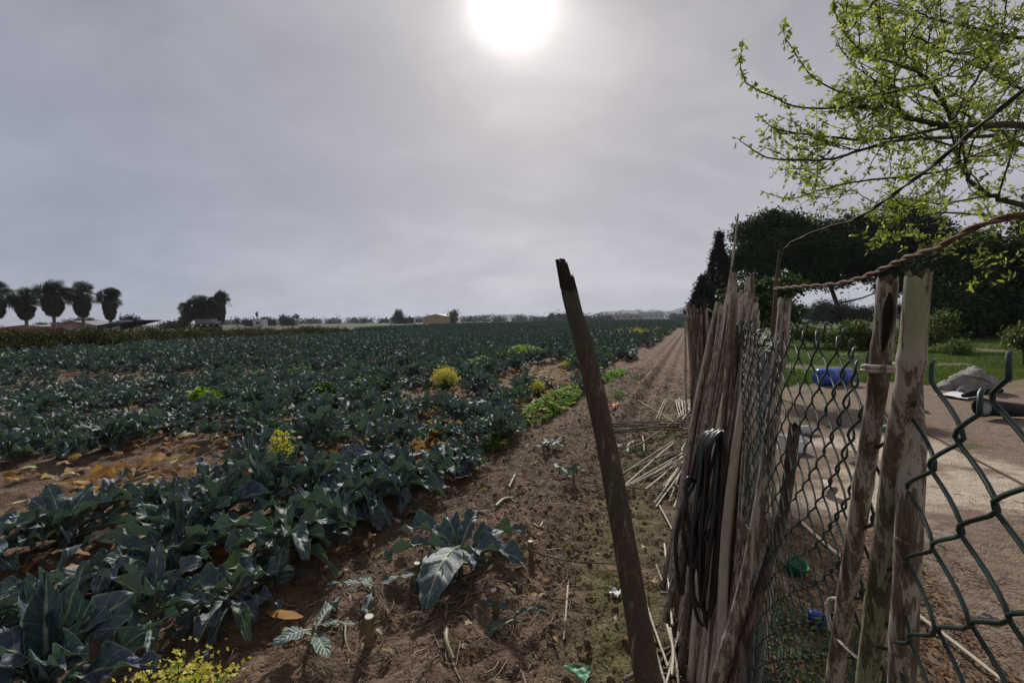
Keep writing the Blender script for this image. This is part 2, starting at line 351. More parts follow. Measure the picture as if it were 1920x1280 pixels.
# ------------------------------------------------------------------ ground
ROWS = [-1.05, -1.62, -2.3, -3.02, -3.98, -4.9, -5.7, -6.45]
def Hn(s, t):
    s = np.asarray(s, float); t = np.asarray(t, float)
    near = np.exp(-np.maximum(0, t - 7) / 12) * np.exp(-np.maximum(0, -s - 8) / 8)
    field = 1 / (1 + np.exp((s + .75) * 14))
    h = np.zeros_like(s + t)
    for r_ in ROWS: h = h + .075 * np.exp(-((s - r_) / .2) ** 2) * field * np.clip(near * 1.5, 0, 1)
    # wheel furrows along the track
    tr = np.exp(-((s + .95) / .55) ** 2)
    h = h + .045 * np.cos((s + 1.05) * 2 * np.pi / .40) * tr * np.clip((t - 4) / 3, 0, 1)
    soil = np.where(s < .12, 1.0, .35)
    rough = (.038 * fbm(s * 3.2, t * 3.2, 4, 3) + .026 * fbm(s * 13, t * 13, 3, 11) + .018 * np.abs(fbm(s * 26, t * 26, 2, 21))) * soil
    h = h + rough * np.clip(near * 1.4, .15, 1)
    return h
def gz(p):
    s, t = ST(p); return float(Hn(s, t))
def axis(lo, hi, d, far, g=1.055):
    a = list(np.arange(lo, hi + 1e-9, d)); x, k = hi, d
    while x < far: k *= g; x += k; a.append(x)
    x, k = lo, d; b = []
    while x > -far: k *= g; x -= k; b.append(x)
    return np.array(b[::-1] + a)
sx = axis(-5.2, 2.2, .022, 9000); tx = axis(.9, 6.0, .022, 9000)
S, T = np.meshgrid(sx, tx, indexing='xy'); HH = Hn(S, T)
SS, TT = S.ravel(), T.ravel()
Y_ = TT * CA - SS * SA
moss = np.clip(1.1 - np.abs(SS + .38 - .10 * np.sin(TT * 1.3)) / .36, 0, 1) * np.clip(.75 + 1.1 * fbm(SS * 4, TT * 4, 4, 40), 0, 1) * (TT < 9) * (SS < .15)
moss += np.clip(fbm(SS * 1.6, TT * 1.6, 4, 44) - .30, 0, 1) * 2 * (SS < .1) * (SS > -2) * .6
yard = (SS > .16).astype(float)
gr = yard * np.clip((Y_ - 9.6 + .9 * fbm(SS * 1.1, TT * 1.1, 4, 50)) / .7, 0, 1) * (SS > .5)
gr = gr * np.clip(1.05 - .9 * np.clip(fbm(SS * .5, TT * .5, 3, 52) - .3, 0, 1) * 2, .5, 1)
gr = np.maximum(gr, yard * np.clip(fbm(SS * 1.3, TT * 1.3, 3, 53) - .38, 0, 1) * 4 * (Y_ > 5))
gr = np.maximum(gr, (SS < -33) * .5)
gr = np.maximum(gr, (SS < -3) * (TT > 100) * .9)
pale = yard * np.clip((fbm(SS * .9 + 3, TT * 1.6, 5, 61) + .10 - np.clip(Y_ - 5.5, 0, 9) * .45) * 3.5, 0, 1) * (Y_ < 8)
pale *= (SS > .55)
me_v = np.stack([S, T, HH], -1).reshape(-1, 3)
a, b_ = len(tx), len(sx); i, j = np.meshgrid(np.arange(a - 1), np.arange(b_ - 1), indexing='ij')
gf = np.stack([i * b_ + j, i * b_ + j + 1, (i + 1) * b_ + j + 1, (i + 1) * b_ + j], -1).reshape(-1, 4)
mbg = MB(); mbg.add(me_v, gf)
m, t, b, o = mat('soil and grass')
oc = coord(t)
n_big = noise(t, oc, 1.1, 5, .6); n_mid = noise(t, oc, 9, 6, .65); n_fine = noise(t, oc, 70, 5, .7)
f = mth(t, 'ADD', mth(t, 'MULTIPLY', n_mid, .6), mth(t, 'MULTIPLY', n_fine, .4))
soilc = ramp(t, f, [(.3, (.048, .031, .022)), (.5, (.135, .090, .064)), (.68, (.25, .182, .132)), (.85, (.36, .285, .21))])
soilc = mixc(t, smooth(t, n_big, .40, .65), soilc, mixc(t, 1.0, soilc, (1.25, 1.2, 1.12), 'MULTIPLY'))
mk = attr(t, 'mask'); mks = nd(t, 'ShaderNodeSeparateXYZ'); t.links.new(mk['Vector'], mks.inputs[0])
mossc = ramp(t, f, [(.3, (.055, .045, .02)), (.5, (.13, .115, .045)), (.75, (.21, .19, .075))])
grassc = ramp(t, f, [(.3, (.035, .06, .015)), (.55, (.07, .11, .025)), (.8, (.14, .15, .05))])
palec = ramp(t, f, [(.3, (.32, .24, .175)), (.5, (.50, .42, .33)), (.75, (.62, .55, .45))])
yardc = ramp(t, f, [(.3, (.10, .068, .048)), (.52, (.23, .17, .125)), (.75, (.38, .30, .23))])
yx = nd(t, 'ShaderNodeSeparateXYZ'); t.links.new(oc, yx.inputs[0])
c = mixc(t, smooth(t, yx.outputs[0], .1, .3), soilc, yardc)
c = mixc(t, mks.outputs[0], c, mossc); c = mixc(t, mks.outputs[2], c, palec); c = mixc(t, mks.outputs[1], c, grassc)
farn = noise(t, oc, .012, 3, .5)
farm = smooth(t, yx.outputs[1], 75, 110)
c = mixc(t, farm, c, ramp(t, farn, [(.35, (.035, .06, .02)), (.5, (.07, .09, .04)), (.62, (.045, .075, .025)), (.7, (.11, .10, .065))]))
setin(t, b, 'Base Color', c); setin(t, b, 'Roughness', .92); b.inputs['Specular IOR Level'].default_value = .18
clod = nd(t, 'ShaderNodeTexVoronoi'); clod.inputs['Scale'].default_value = 55; t.links.new(oc, clod.inputs['Vector'])
hb = mth(t, 'ADD', mth(t, 'ADD', mth(t, 'MULTIPLY', n_mid, .9), mth(t, 'MULTIPLY', n_fine, .8)), mth(t, 'MULTIPLY', clod.outputs['Distance'], -.5))
bump(t, b, hb, .8, .022)
M['ground'] = m
ground = mbg.build('ground', M['ground'], origin=(0, 0, 0))
ground.rotation_euler = (0, 0, -AZ); tag(ground, kind='structure')
ca = ground.data.attributes.new('mask', 'FLOAT_VECTOR', 'POINT')
ca.data.foreach_set('vector', np.stack([np.clip(moss, 0, 1), np.clip(gr, 0, 1), np.clip(pale, 0, 1)], -1).astype(np.float32).ravel())

# far hills
def hill(px0, px1, Z, prof, depth):
    mb = MB(); n = len(prof); xs = np.linspace(px0, px1, n); rows = []
    pr = np.array(prof) * Z / F
    for k, hgt in ((0, 0), (.35, .75), (.5, 1), (.7, .8), (1, 0)):
        P = np.array([U(x, 600, Z) for x in xs]); P[:, 1] += depth * k; P[:, 2] = pr * hgt * (1 if hgt < 1 else 1) - 3 * (hgt == 0); rows.append(P)
    V = np.concatenate(rows); i, j = np.meshgrid(np.arange(4), np.arange(n - 1), indexing='ij')
    mb.add(V, np.stack([i * n + j, i * n + j + 1, (i + 1) * n + j + 1, (i + 1) * n + j], -1).reshape(-1, 4))
    o = mb.build('hills', M['hill']); return tag(o, kind='structure')
def pf(n, a, seed, lo=0):
    x = np.arange(n); e = np.minimum(1, np.minimum(x, n - 1 - x) / (n * .12)); return list((lo + a * (1 + .45 * fbm(x * .22, x * 0, 3, seed))) * e)
hill(1105, 1420, 2600, pf(50, 16, 4), 500)
hill(840, 1010, 2500, pf(30, 10, 9), 400)
hill(1000, 1330, 3300, pf(40, 7, 14), 500)

# ------------------------------------------------------------------ broccoli plants
def leaf_grid(nu, nv, L, Wd, th0, curl, wave, ph, cup, pet=.28, twist=0, lob=.05):
    u = np.linspace(0, 1, nu); th = th0 - curl * u ** 1.4
    ds = L / (nu - 1); x = np.concatenate([[0], np.cumsum(np.cos(th[:-1]) * ds)]); z = np.concatenate([[0], np.cumsum(np.sin(th[:-1]) * ds)])
    bl = np.clip((u - pet) / (1 - pet), 0, 1)
    wv = np.where(bl > 0, Wd * np.sin(np.pi * np.clip(bl, 0, .97) ** .9) ** .62, 0) + .012 * (L / .45) * (1 - bl)
    wv = wv * (1 + lob * np.sin(u * 26 + ph) * (bl > 0))
    v = np.linspace(-1, 1, nv); Ug, Vg = np.meshgrid(u, v, indexing='ij')
    wg = wv[:, None]; off = cup * np.abs(Vg) * wg + wave * (bl[:, None] > 0) * np.abs(Vg) ** 1.6 * np.sin(15 * Ug + ph + 1.7 * np.sign(Vg))
    off = off + .07 * wg * np.sin(30 * Ug - 5 * np.abs(Vg)) * (np.abs(Vg) < .99) + .32 * wave * (bl[:, None] > 0) * np.abs(Vg) ** 3 * np.sin(38 * Ug + 2 * ph - 2.3 * np.sign(Vg))
    tw = twist * Ug
    yy = Vg * wg * np.cos(tw); off = off + Vg * wg * np.sin(tw)
    yy = yy * (1 - .25 * np.abs(cup) * np.abs(Vg))
    X = x[:, None] - np.sin(th)[:, None] * off; Z = z[:, None] + np.cos(th)[:, None] * off
    P = np.stack([X, yy, Z], -1).reshape(-1, 3)
    i, j = np.meshgrid(np.arange(nu - 1), np.arange(nv - 1), indexing='ij')
    f = np.stack([i * nv + j, (i + 1) * nv + j, (i + 1) * nv + j + 1, i * nv + j + 1], -1).reshape(-1, 4)
    uv = np.stack([Ug, Vg], -1).reshape(-1, 2)
    mid = np.stack([x, 0 * x, z], -1)
    return P, f, uv, mid
def make_plant(g, nu, nv, nl, style='up', size=1.0, stem=True, tone=0.0):
    L_, S_ = MB(), MB(); hs = g.uniform(.16, .26) * size
    for k in range(nl):
        q = k / max(1, nl - 1)                      # 0 outer old leaves, 1 inner
        if style == 'up': th0 = R(g.uniform(12, 35) + 48 * q); curl = R(g.uniform(25, 85)) * (1 - .45 * q)
        elif style == 'flop': th0 = R(g.uniform(-8, 34) + 26 * q); curl = R(g.uniform(50, 110)) * (1 - .2 * q)
        else: th0 = R(g.uniform(25, 60) + 25 * q); curl = R(g.uniform(10, 60))
        L = g.uniform(.36, .62) * size * (1 - .12 * q); Wd = g.uniform(.038, .080) * size * (1 if nu > 10 else 1.15)
        P, f, uv, mid = leaf_grid(nu, nv, L, Wd, th0, curl, g.uniform(.02, .055) * size, g.uniform(0, 6), g.uniform(-.1, 1.0), twist=g.uniform(-.8, .8), pet=g.uniform(.14, .26))
        zb = hs * (.35 + .6 * q); a = 2.4 * k + g.uniform(-.4, .4); Mz = rotz(np.array([a]))[0]
        low = (P[:, 2] + zb); P[:, 2] = np.where(low < .015, .015 + g.uniform(0, .01) - zb + .12 * (low - .015) * 0, P[:, 2])
        tt = np.clip(g.normal(.36 + tone, .14) + (.25 if q < .12 else 0), 0, 1)
        L_.add(P @ Mz.T + np.array([0, 0, zb]), f, 0, uv, tt)
        if stem:
            m2 = mid.copy(); m2[:, 2] = np.maximum(m2[:, 2] + zb, .012) - zb
            n_ = int(nu * .85); rr = np.linspace(.0115, .0026, n_) * size
            off = m2[:n_] @ Mz.T + np.array([0, 0, zb - .002])
            tube(S_, off, rr, 5, 0, np.clip(.3 + tt * .5 + g.uniform(-.15, .2), 0, 1), cap=False)
    if stem:
        tube(S_, resample([[0, 0, -.06], [g.uniform(-.01, .01), 0, hs * .5], [g.uniform(-.02, .02), g.uniform(-.02, .02), hs * 1.05]], 6), np.linspace(.02, .014, 6) * size, 8, 0, .3)
    return L_, S_
G_ROWS = 'broccoli plants in the field rows'
protos = []
gp = np.random.default_rng(21)
for k in range(9):
    st = ['up', 'flop', 'flop', 'up', 'open', 'open', 'flop', 'flop', 'flop'][k]
    L_, S_ = make_plant(gp, 26, 11, int(gp.integers(16, 23)), st, 1.0, tone=[0, -.12, .05, -.2, .0, .08, .12, -.16, 0][k])
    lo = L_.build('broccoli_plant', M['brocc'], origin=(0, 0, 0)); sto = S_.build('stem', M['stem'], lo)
    tag(lo, 'leafy blue-green broccoli plant in the dense crop left of the bare soil', 'broccoli plant', G_ROWS)
    protos.append(lo)
used = [False] * len(protos)
def put_plant(k, s, t, sc_, rz, z=None, label=None, tilt=(0, 0), group=G_ROWS):
    p = protos[k]
    if used[k]: o = copy_tree(p)
    else: o = p; used[k] = True
    q = W(s, t); o.location = (q[0], q[1], float(Hn(s, t)) if z is None else z)
    o.rotation_euler = (tilt[0], tilt[1], rz); o.scale = (sc_, sc_, sc_ * random.uniform(.9, 1.1))
    if label: o['label'] = label
    if group is None and 'group' in o: del o['group']
    return o
def proj(P):
    d = np.asarray(P) - CAM; z = d @ fwd
    return 960 + F * (d @ rgt) / z, 640 - F * (d @ upv) / z, z
# candidate spots
cand = []
WZ = [(*ST(G(x, y)), w_, l_) for x, y, w_, l_ in ((1040, 765, .22, 1.5), (1000, 722, .2, .7), (1150, 708, .2, .9), (640, 815, .1, .2), (1008, 752, .1, .2), (531, 960, .0, .1), (815, 850, .0, .2), (380, 768, .1, .2))]
gs = np.random.default_rng(5)
rows_all = [-2.67] + [r for r in ROWS if r < -2] + list(np.arange(-7.2, -38, -.75))
for r_ in rows_all:
    t_ = -6.0
    while t_ < 64:
        t_ += gs.uniform(.6, 1.1) if r_ == -2.67 else gs.uniform(.27, .40) if r_ > -9 else gs.uniform(.42, .62)
        s_ = r_ + gs.normal(0, .07)
        if r_ == -2.3 and t_ > 4.2 and fbm(t_ * .35, 0, 2, 8) > .05: continue
        if fbm(s_ * .55, t_ * .40, 3, 77) > (.14 if -6.6 < s_ < -3.3 else .26 if s_ > -8 else .40) and t_ < 22: continue
        if s_ < -34 + .06 * t_ * -1: continue
        pass
        if any(((s_ - a_) / (w_ + .28)) ** 2 + ((t_ - b_) / (l_ + .1)) ** 2 < 1 for a_, b_, w_, l_ in WZ): continue
        p = W(s_, t_, .25)
        if p[1] < .9: continue
        x, y, z = proj(p)
        if -160 < x < 2000 and y < 1480: cand.append((z, s_, t_, x, y))
cand.sort()
# keep clear of hand-placed ones
hand = [(-1.62, 2.35)]
near_c = cand[:296]; rest = cand[296:]
for z, s_, t_, x, y in near_c:
    k = int(gs.choice([0, 1, 2, 3, 4, 5, 6, 7, 8], p=[.15, .13, .10, .14, .1, .12, .08, .12, .06]))
    lab = ['nearest crop row', 'second crop row', 'third crop row', 'fourth crop row'][next((i_ for i_, r_ in enumerate((-2.65, -3.5, -4.45, -99)) if s_ > r_), 3)]
    if s_ < -5.3: lab = 'crop rows beyond the fourth'
    o = put_plant(k, s_, t_, gs.uniform(.5, .86), gs.uniform(0, 6.28), tilt=(gs.normal(0, .10), gs.normal(0, .10)))
    o['label'] = 'leafy blue-green broccoli plant in the ' + lab + ' from the bare soil'; o['group'] = 'broccoli plants, ' + lab
# further ones, one mass
def low_templates(nu, nv, nl, n, seed):
    g = np.random.default_rng(seed); out = []
    for k in range(n):
        L_, _ = make_plant(g, nu, nv, nl, ['up', 'up', 'flop', 'open'][k % 4], 1.0, stem=False)
        v = np.concatenate(L_.v); f = np.concatenate([x for x, m_ in L_.f4]); tt = np.concatenate(L_.ti)
        out.append((v, f, tt - .4))
    return out
mbf = MB()
mid_t = low_templates(9, 5, 16, 6, 3); low_t = low_templates(5, 3, 13, 6, 4); vlow_t = low_templates(3, 3, 9, 3, 9)
R_ = np.array(rest)
for tl, selm, zz in ((mid_t, R_[:, 0] < 17, 1.0), (low_t, R_[:, 0] >= 17, 1.0)):
    Q = R_[selm]; which = gs.integers(0, len(tl), len(Q))
    for k, (v, f, tt) in enumerate(tl):
        q = Q[which == k]
        if not len(q): continue
        s_, t_ = q[:, 1], q[:, 2]; P = np.stack([t_ * SA + s_ * CA, t_ * CA - s_ * SA, Hn(s_, t_)], -1)
        scl = gs.uniform(.62, .98, len(q)) * (1 if zz else 1); Mx = rotz(gs.uniform(0, 6.28, len(q))) * scl[:, None, None]
        ti = .38 + .12 * gs.normal(size=len(q)) + .25 * (fbm(s_ * .3, t_ * .25, 3, 31) > .33) - .05
        mbf.inst(v, f, Mx, P, ti, 0, None, tt)
# the far end of the field and the next one, past the cross path
n = 16000; px_ = gs.uniform(560, 1335, n); ze = np.interp(px_, [560, 620, 700, 800, 900, 1000, 1100, 1340], [60, 66, 80, 100, 120, 150, 190, 200])
Zf = 50 + (ze - 50) * gs.random(n) ** 1.1; X_ = (px_ - 960) / F * Zf; P = np.stack([X_, Zf, 0 * X_], -1)
s_ = P[:, 0] * CA - P[:, 1] * SA; t_ = P[:, 0] * SA + P[:, 1] * CA
kk = ((s_ < -3.6) & ((s_ < -9) | (t_ < 62) | (t_ > 66))) | (t_ > 69) ; kk &= t_ > 58
P = P[kk]; n = len(P)
for k in range(3):
    v, f, tt = vlow_t[k]; q = np.arange(n) % 3 == k
    mbf.inst(v, f, rotz(gs.uniform(0, 6.28, q.sum())) * (gs.uniform(.8, 1.2, q.sum()) * np.clip(P[q, 1] / 70, .8, 1.7))[:, None, None], P[q], .42 + .10 * gs.normal(size=q.sum()), 0, None, tt)
o = mbf.build('broccoli_crop', M['brocclow']); tag(o, 'mass of blue-green broccoli crop filling the field to the horizon', 'crop', kind='stuff')

# hand-placed plants
def special(seed, nl, style, loc_px, size, label, rz=0, tone=0, big=None):
    g = np.random.default_rng(seed); L_, S_ = make_plant(g, 19, 9, nl, style, size, tone=tone)
    p = G(*loc_px); p[2] = gz(p)
    if big is not None:
        th0, curl, L, Wd, a = big
        P, f, uv, mid = leaf_grid(30, 15, L, Wd, R(th0), R(curl), .012, 1.0, .1, pet=.2, lob=.07)
        P[:, 2] = np.maximum(P[:, 2] + .17, .02) - .17; mid[:, 2] = np.maximum(mid[:, 2] + .17, .02) - .17
        Mz = rotz(np.array([a]))[0]; L_.add(P @ Mz.T + [0, 0, .17], f, 0, uv, .52)
        tube(S_, mid[:26] @ Mz.T + [0, 0, .172], np.linspace(.008, .003, 26), 6, 0, .75, cap=False)
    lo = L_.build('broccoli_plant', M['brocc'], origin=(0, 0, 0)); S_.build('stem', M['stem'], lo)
    lo.location = tuple(p); lo.rotation_euler = (0, 0, rz); lo.scale = (1, 1, .9) if big else (.95, .95, .5)
    return tag(lo, label, 'broccoli plant')
special(3, 13, 'flop', (865, 1078), .9, 'lone broccoli plant with one big leaf flopped forward on the bare soil', 0, -.05, (25, 80, .56, .10, R(-103)))
special(8, 6, 'flop', (1195, 712), .8, 'dark lone broccoli clump on the track beside the thick leaning cane', 0, -.1)
special(9, 5, 'flop', (1175, 850), .62, 'small pale-leaved broccoli remnant just right of the thick leaning cane', 0, -.05)
special(12, 6, 'flop', (1030, 850), .62, 'uprooted broccoli remnant with curled leaf left of the thick leaning cane', 1, .0)
special(14, 4, 'open', (1075, 915), .6, 'broccoli remnant with an upright green leaf touching the leaning cane', 2, .12)
special(15, 4, 'flop', (700, 1150), .5, 'few pale leaves around a cut stump, left of the lone flopped plant', 2, .05)
special(16, 3, 'flop', (965, 1175), .45, 'two wilted leaves lying beside a cut stump, right of the lone flopped plant', 4, .1)
special(17, 5, 'flop', (590, 1235), .55, 'low crumpled green leaves on the soil at the bottom edge', 3, .12)
special(18, 7, 'flop', (870, 870), .6, 'low broccoli plant next to bright yellow withered leaves', 3, .05)

# cut stumps
def stump(px, py, h, r, lean, label):
    p = G(px, py); p[2] = gz(p) - .04; mb = MB(); top = p + np.array([lean[0], lean[1], h + .04])
    tube(mb, resample([p, (p + top) / 2 + [.004, .003, 0], top], 9), r * np.array([1.25, 1.1, 1.05, 1, 1.02, .98, 1, .98, 1.03]), 12, 0, .35 + random.uniform(-.1, .2), cap=False)
    for k in range(5):
        a = random.uniform(0, 6.28); z = random.uniform(.35, .9); q = p + (top - p) * z
        d = np.array([math.cos(a), math.sin(a), random.uniform(.1, .8)]); tube(mb, resample([q, q + d * r * 2.2], 4), np.linspace(r * .4, r * .25, 4), 6, 0, .6)
    o = mb.build('cut_stump', M['stump'], origin=tuple(p)); c_ = MB()
    tube(c_, [top - (top - p) * .02, top + (top - p) * .02], [r * .98, r * .9], 12, 0); c_.build('cut_face', M['cut'], o)
    return tag(o, label, 'stump', 'cut broccoli stumps on the bare soil')
stump(778, 1110, .11, .019, (.015, 0), 'cut broccoli stump with a trailing leaf stalk, left of the big flopped leaf')
stump(930, 1160, .12, .017, (-.01, 0), 'cut pale-ringed broccoli stump right of the big flopped leaf')
stump(995, 1062, .10, .017, (0, .01), 'stubby broccoli stump just above the long thin cane')
stump(690, 1225, .15, .022, (.01, 0), 'thick branching broccoli stump near the bottom left of the bare soil')
stump(505, 1120, .12, .020, (.015, 0), 'ringed broccoli stump at the edge of the dense near row')

# withered leaves + litter
def lay_leaf(mb, p, a, L, Wd, tint, up=.02):
    P, f, uv, mid = leaf_grid(9, 5, L, Wd, R(random.uniform(5, 45)), R(random.uniform(40, 120)), .25 * Wd, random.uniform(0, 6), random.uniform(-.3, .9), pet=.1, twist=random.uniform(-1.2, 1.2))
    P[:, 2] = np.maximum(P[:, 2], .0) ; Mz = rotz(np.array([a]))[0]; mb.add(P @ Mz.T + p + np.array([0, 0, up]), f, 0, uv, tint)
ml = MB()
for k in range(1700):
    r_ = random.choice([-2.6, -3.5, -3.5, -4.4, -4.4, -5.3, -6.1, -2.3, -3.0])
    s_ = r_ + random.gauss(0, .2); t_ = random.uniform(-1, 13); p = W(s_, t_, float(Hn(s_, t_)) + random.uniform(0, .12))
    lay_leaf(ml, p, random.uniform(0, 6.28), random.uniform(.08, .24), random.uniform(.02, .045), random.choice([.05, .15, .3, .45, .6, .6, .8, 1.0, 1.0, .95]))
for k in range(900):
    s_ = random.uniform(-2.1, .1); t_ = random.uniform(1.5, 26); p = W(s_, t_, float(Hn(s_, t_)))
    lay_leaf(ml, p, random.uniform(0, 6.28), random.uniform(.03, .10), random.uniform(.008, .022), random.choice([.05, .2, .4, .6, .95, 1.0]), .005)
for (px, py, n) in ((815, 850, 8), (235, 905, 8), (180, 930, 6), (430, 930, 5), (850, 830, 3), (480, 900, 4)):
    for k in range(n):
        p = G(px + random.uniform(-35, 35), py + random.uniform(-12, 12)); p[2] = gz(p) + .03
        lay_leaf(ml, p, random.uniform(0, 6.28), random.uniform(.15, .32), random.uniform(.04, .07), random.uniform(.7, .85), .05)
tag(ml.build('withered_leaves', M['dead']), 'tan and orange withered leaves scattered between the crop rows', 'dead leaves', kind='stuff')

mt = MB()
def strands(n, smin, smax, tmin, tmax, Lr, rr, dens=None, mb=mt):
    for k in range(n):
        s_, t_ = random.uniform(smin, smax), random.uniform(tmin, tmax) 
        L = random.uniform(*Lr); a = random.uniform(0, 6.28); c = random.uniform(-1.8, 1.8)
        q = np.linspace(0, 1, 5); ang_ = a + c * q
        ss = s_ + np.cumsum(np.cos(ang_)) * L / 5; tt_ = t_ + np.cumsum(np.sin(ang_)) * L / 5
        z = Hn(ss, tt_) + .004 + np.sin(q * np.pi) * random.uniform(0, .02)
        P = np.stack([tt_ * SA + ss * CA, tt_ * CA - ss * SA, z], -1)
        r_ = random.uniform(*rr); tube(mb, P, np.linspace(r_, r_ * .5, 5), 4, 0, random.random(), cap=False)
strands(3800, -2.1, .1, 1.2, 5, (.03, .12), (.0009, .003))
strands(800, -2.0, -.6, 1.4, 4, (.08, .2), (.002, .0045))
strands(1500, -2.2, .1, 4, 14, (.06, .2), (.0025, .006))
strands(900, -2.2, .1, 4, 11, (.05, .18), (.0015, .004))
strands(500, -4.8, -3.3, 1, 9, (.06, .2), (.002, .005))
strands(1500, .15, 1.6, .6, 4, (.04, .16), (.001, .0035))
strands(900, .2, 6, 2, 9, (.04, .16), (.001, .0035))
m, t, b, o = mat('straw and roots'); setin(t, b, 'Base Color', ramp(t, attr(t, 'tint')['Fac'], [(0, (.05, .03, .018)), (.45, (.13, .085, .05)), (.75, (.22, .16, .10)), (.95, (.36, .29, .19))])); setin(t, b, 'Roughness', .8)
M['straw'] = m
tag(mt.build('straw_litter', m), 'thin roots, straw and stalk scraps littering the soil', 'litter', kind='stuff')
# clods
mc = MB(); gI = np.random.default_rng(77)
ico_v = []; 
for th_ in np.linspace(0, np.pi, 5):
    for ph_ in np.linspace(0, 2 * np.pi, 7)[:-1]: ico_v.append([math.sin(th_) * math.cos(ph_), math.sin(th_) * math.sin(ph_), math.cos(th_)])
ico_v = np.array(ico_v); ico_f = np.array([[i * 6 + j, (i + 1) * 6 + j, (i + 1) * 6 + (j + 1) % 6, i * 6 + (j + 1) % 6] for i in range(4) for j in range(6)])
for k in range(5):
    n = 1500; tv = ico_v * (1 + .35 * gI.normal(size=(len(ico_v), 1)) * .6); s_ = gI.uniform(-2.2, .1, n); t_ = 1.0 + gI.random(n) ** 1.6 * 13
    keep = fbm(s_ * 2, t_ * 2, 3, 5) > -.15; s_, t_ = s_[keep], t_[keep]; n = len(s_)
    P = np.stack([t_ * SA + s_ * CA, t_ * CA - s_ * SA, Hn(s_, t_) + .002], -1); sz = gI.exponential(.006, n) + .003
    mc.inst(tv, ico_f, randrot(n, gI) * np.minimum(sz, .019)[:, None, None], P, .5)
clodm = simple('soil clod', (.09, .063, .046), (.21, .155, .115), 90, .95, .8, .1)
tag(mc.build('soil_clods', clodm), 'crumbly brown soil clods strewn over the bare furrows', 'soil clods', kind='stuff')

# pale stalk pieces one can pick out
def stalk(pts, r, label, tint=.95, m_='stem', name='stalk_piece', cat='stalk', group=None, z0=.012):
    P = []
    for (x, y) in pts:
        p = G(x, y); p[2] = gz(p) + z0; P.append(p)
    P = resample(P, 12); mb = MB(); tube(mb, P, np.linspace(r, r * .75, 12), 8, 0, tint)
    return tag(mb.build(name, M[m_]), label, cat, group)
stalk([(838, 1212), (838, 1235), (850, 1256)], .011, 'short pale yellow curved stalk on the soil near the bottom edge')
stalk([(1000, 1008), (1012, 1012), (1018, 1003)], .009, 'small white curled stalk above the stubby stump')
stalk([(930, 958), (945, 945), (962, 940)], .014, 'fat yellow-green stalk lying in the furrow above the lone plant')
stalk([(955, 925), (962, 915), (966, 905)], .012, 'pale bent stalk end in the furrow, farther up')
stalk([(1065, 1105), (1062, 1150), (1057, 1200)], .006, 'short broken cane lying upright in the picture right of the stump', .6, 'reedP', 'cane_piece', 'cane')
stalk([(650, 1195), (648, 1225), (655, 1245)], .005, 'thin pale stalk beside the thick branching stump', .7)
# ------------------------------------------------------------------ flowering plants
petal = np.array([[0, 0, 0], [.5, .35, .12], [1, 0, .2], [.5, -.35, .12]]); pf_ = np.array([[0, 1, 2, 3]])
flo_v = np.concatenate([petal @ rotz(np.array([k * np.pi / 2]))[0].T for k in range(4)]); flo_f = np.concatenate([pf_ + 4 * k for k in range(4)])
def flowering(px, py, hgt, wid, n_st, label, seed, bushy=.5, fs=.009, cl=16):
    g = np.random.default_rng(seed); p = G(px, py); p[2] = gz(p)
    root = empty('flowering_plant', p, label, 'flowering plant', 'yellow flowering plants among the crop')
    S_, Fm, Lf = MB(), MB(), MB()
    for k in range(n_st):
        a = g.uniform(0, 6.28); r_ = wid * .5 * math.sqrt(g.random()); hh = hgt * g.uniform(.75, 1.02) * (1 - .25 * (r_ / (wid * .5)) ** 2)
        top = p + np.array([r_ * math.cos(a), r_ * math.sin(a), hh]); mid_ = p + np.array([r_ * .5 * math.cos(a), r_ * .5 * math.sin(a), hh * .5])
        tube(S_, resample([p, mid_, top], 7), np.linspace(.005, .002, 7), 5, 0, .3, cap=False)
        n = cl; t_ = g.random(n); P = top + g.normal(size=(n, 3)) * np.array([.022, .022, .03]) * (wid / .25) - np.stack([0 * t_, 0 * t_, t_ * hh * .18 * bushy], -1)
        Fm.inst(flo_v, flo_f, randrot(n, g) * g.uniform(.8, 1.5, n)[:, None, None] * fs, P, np.clip(g.normal(.5, .25, n), 0, 1))
        for q in range(3):
            z = g.uniform(.1, .8); bp = p + (top - p) * z; Pn, f, uv, md = leaf_grid(5, 3, g.uniform(.05, .12), .018, R(50), R(60), .004, 0, .2)
            Mz = rotz(np.array([g.uniform(0, 6.28)]))[0]; Lf.add(Pn @ Mz.T + bp, f, 0, uv, g.uniform(.3, .9))
    S_.build('stem', M['weed'], root); Fm.build('blossom', M['yellow'], root, smoothf=False); Lf.build('foliage', M['weed'], root)
flowering(835, 745, .60, .46, 60, 'round bushy yellow flowering plant in mid-field, left of the tall cane', 1, .9, .016, 22)
flowering(531, 960, .66, .22, 26, 'tall slender plant with yellow flower spikes in the near rows', 2, 1.6, .009, 26)
flowering(335, 1440, .26, .34, 60, 'pale yellow flower clump at the bottom edge of the picture', 3, .8, .008, 16)
flowering(1008, 752, .42, .28, 22, 'yellow-green flowering weed by the green weeds left of the cane', 4, 1.6, .011, 18)
flowering(1193, 634, .7, 1.1, 24, 'wide yellow flowering clump by the crop edge, right of the leaning cane', 5, .6, .03, 14)
flowering(1161, 630, .6, .8, 14, 'small yellow flowering clump just right of the leaning cane top', 6, .6, .03, 12)
flowering(1211, 630, .6, .8, 10, 'faint yellow flowers beyond the wide clump at the field end', 7, .6, .03, 10)
flowering(1233, 627, .7, .7, 8, 'smallest yellow clump at the end of the crop rows', 8, .6, .03, 10)
flowering(1065, 700, .42, .45, 16, 'sparse greenish-yellow weed touching the leaning cane on its left', 9, 1.5, .014, 10)

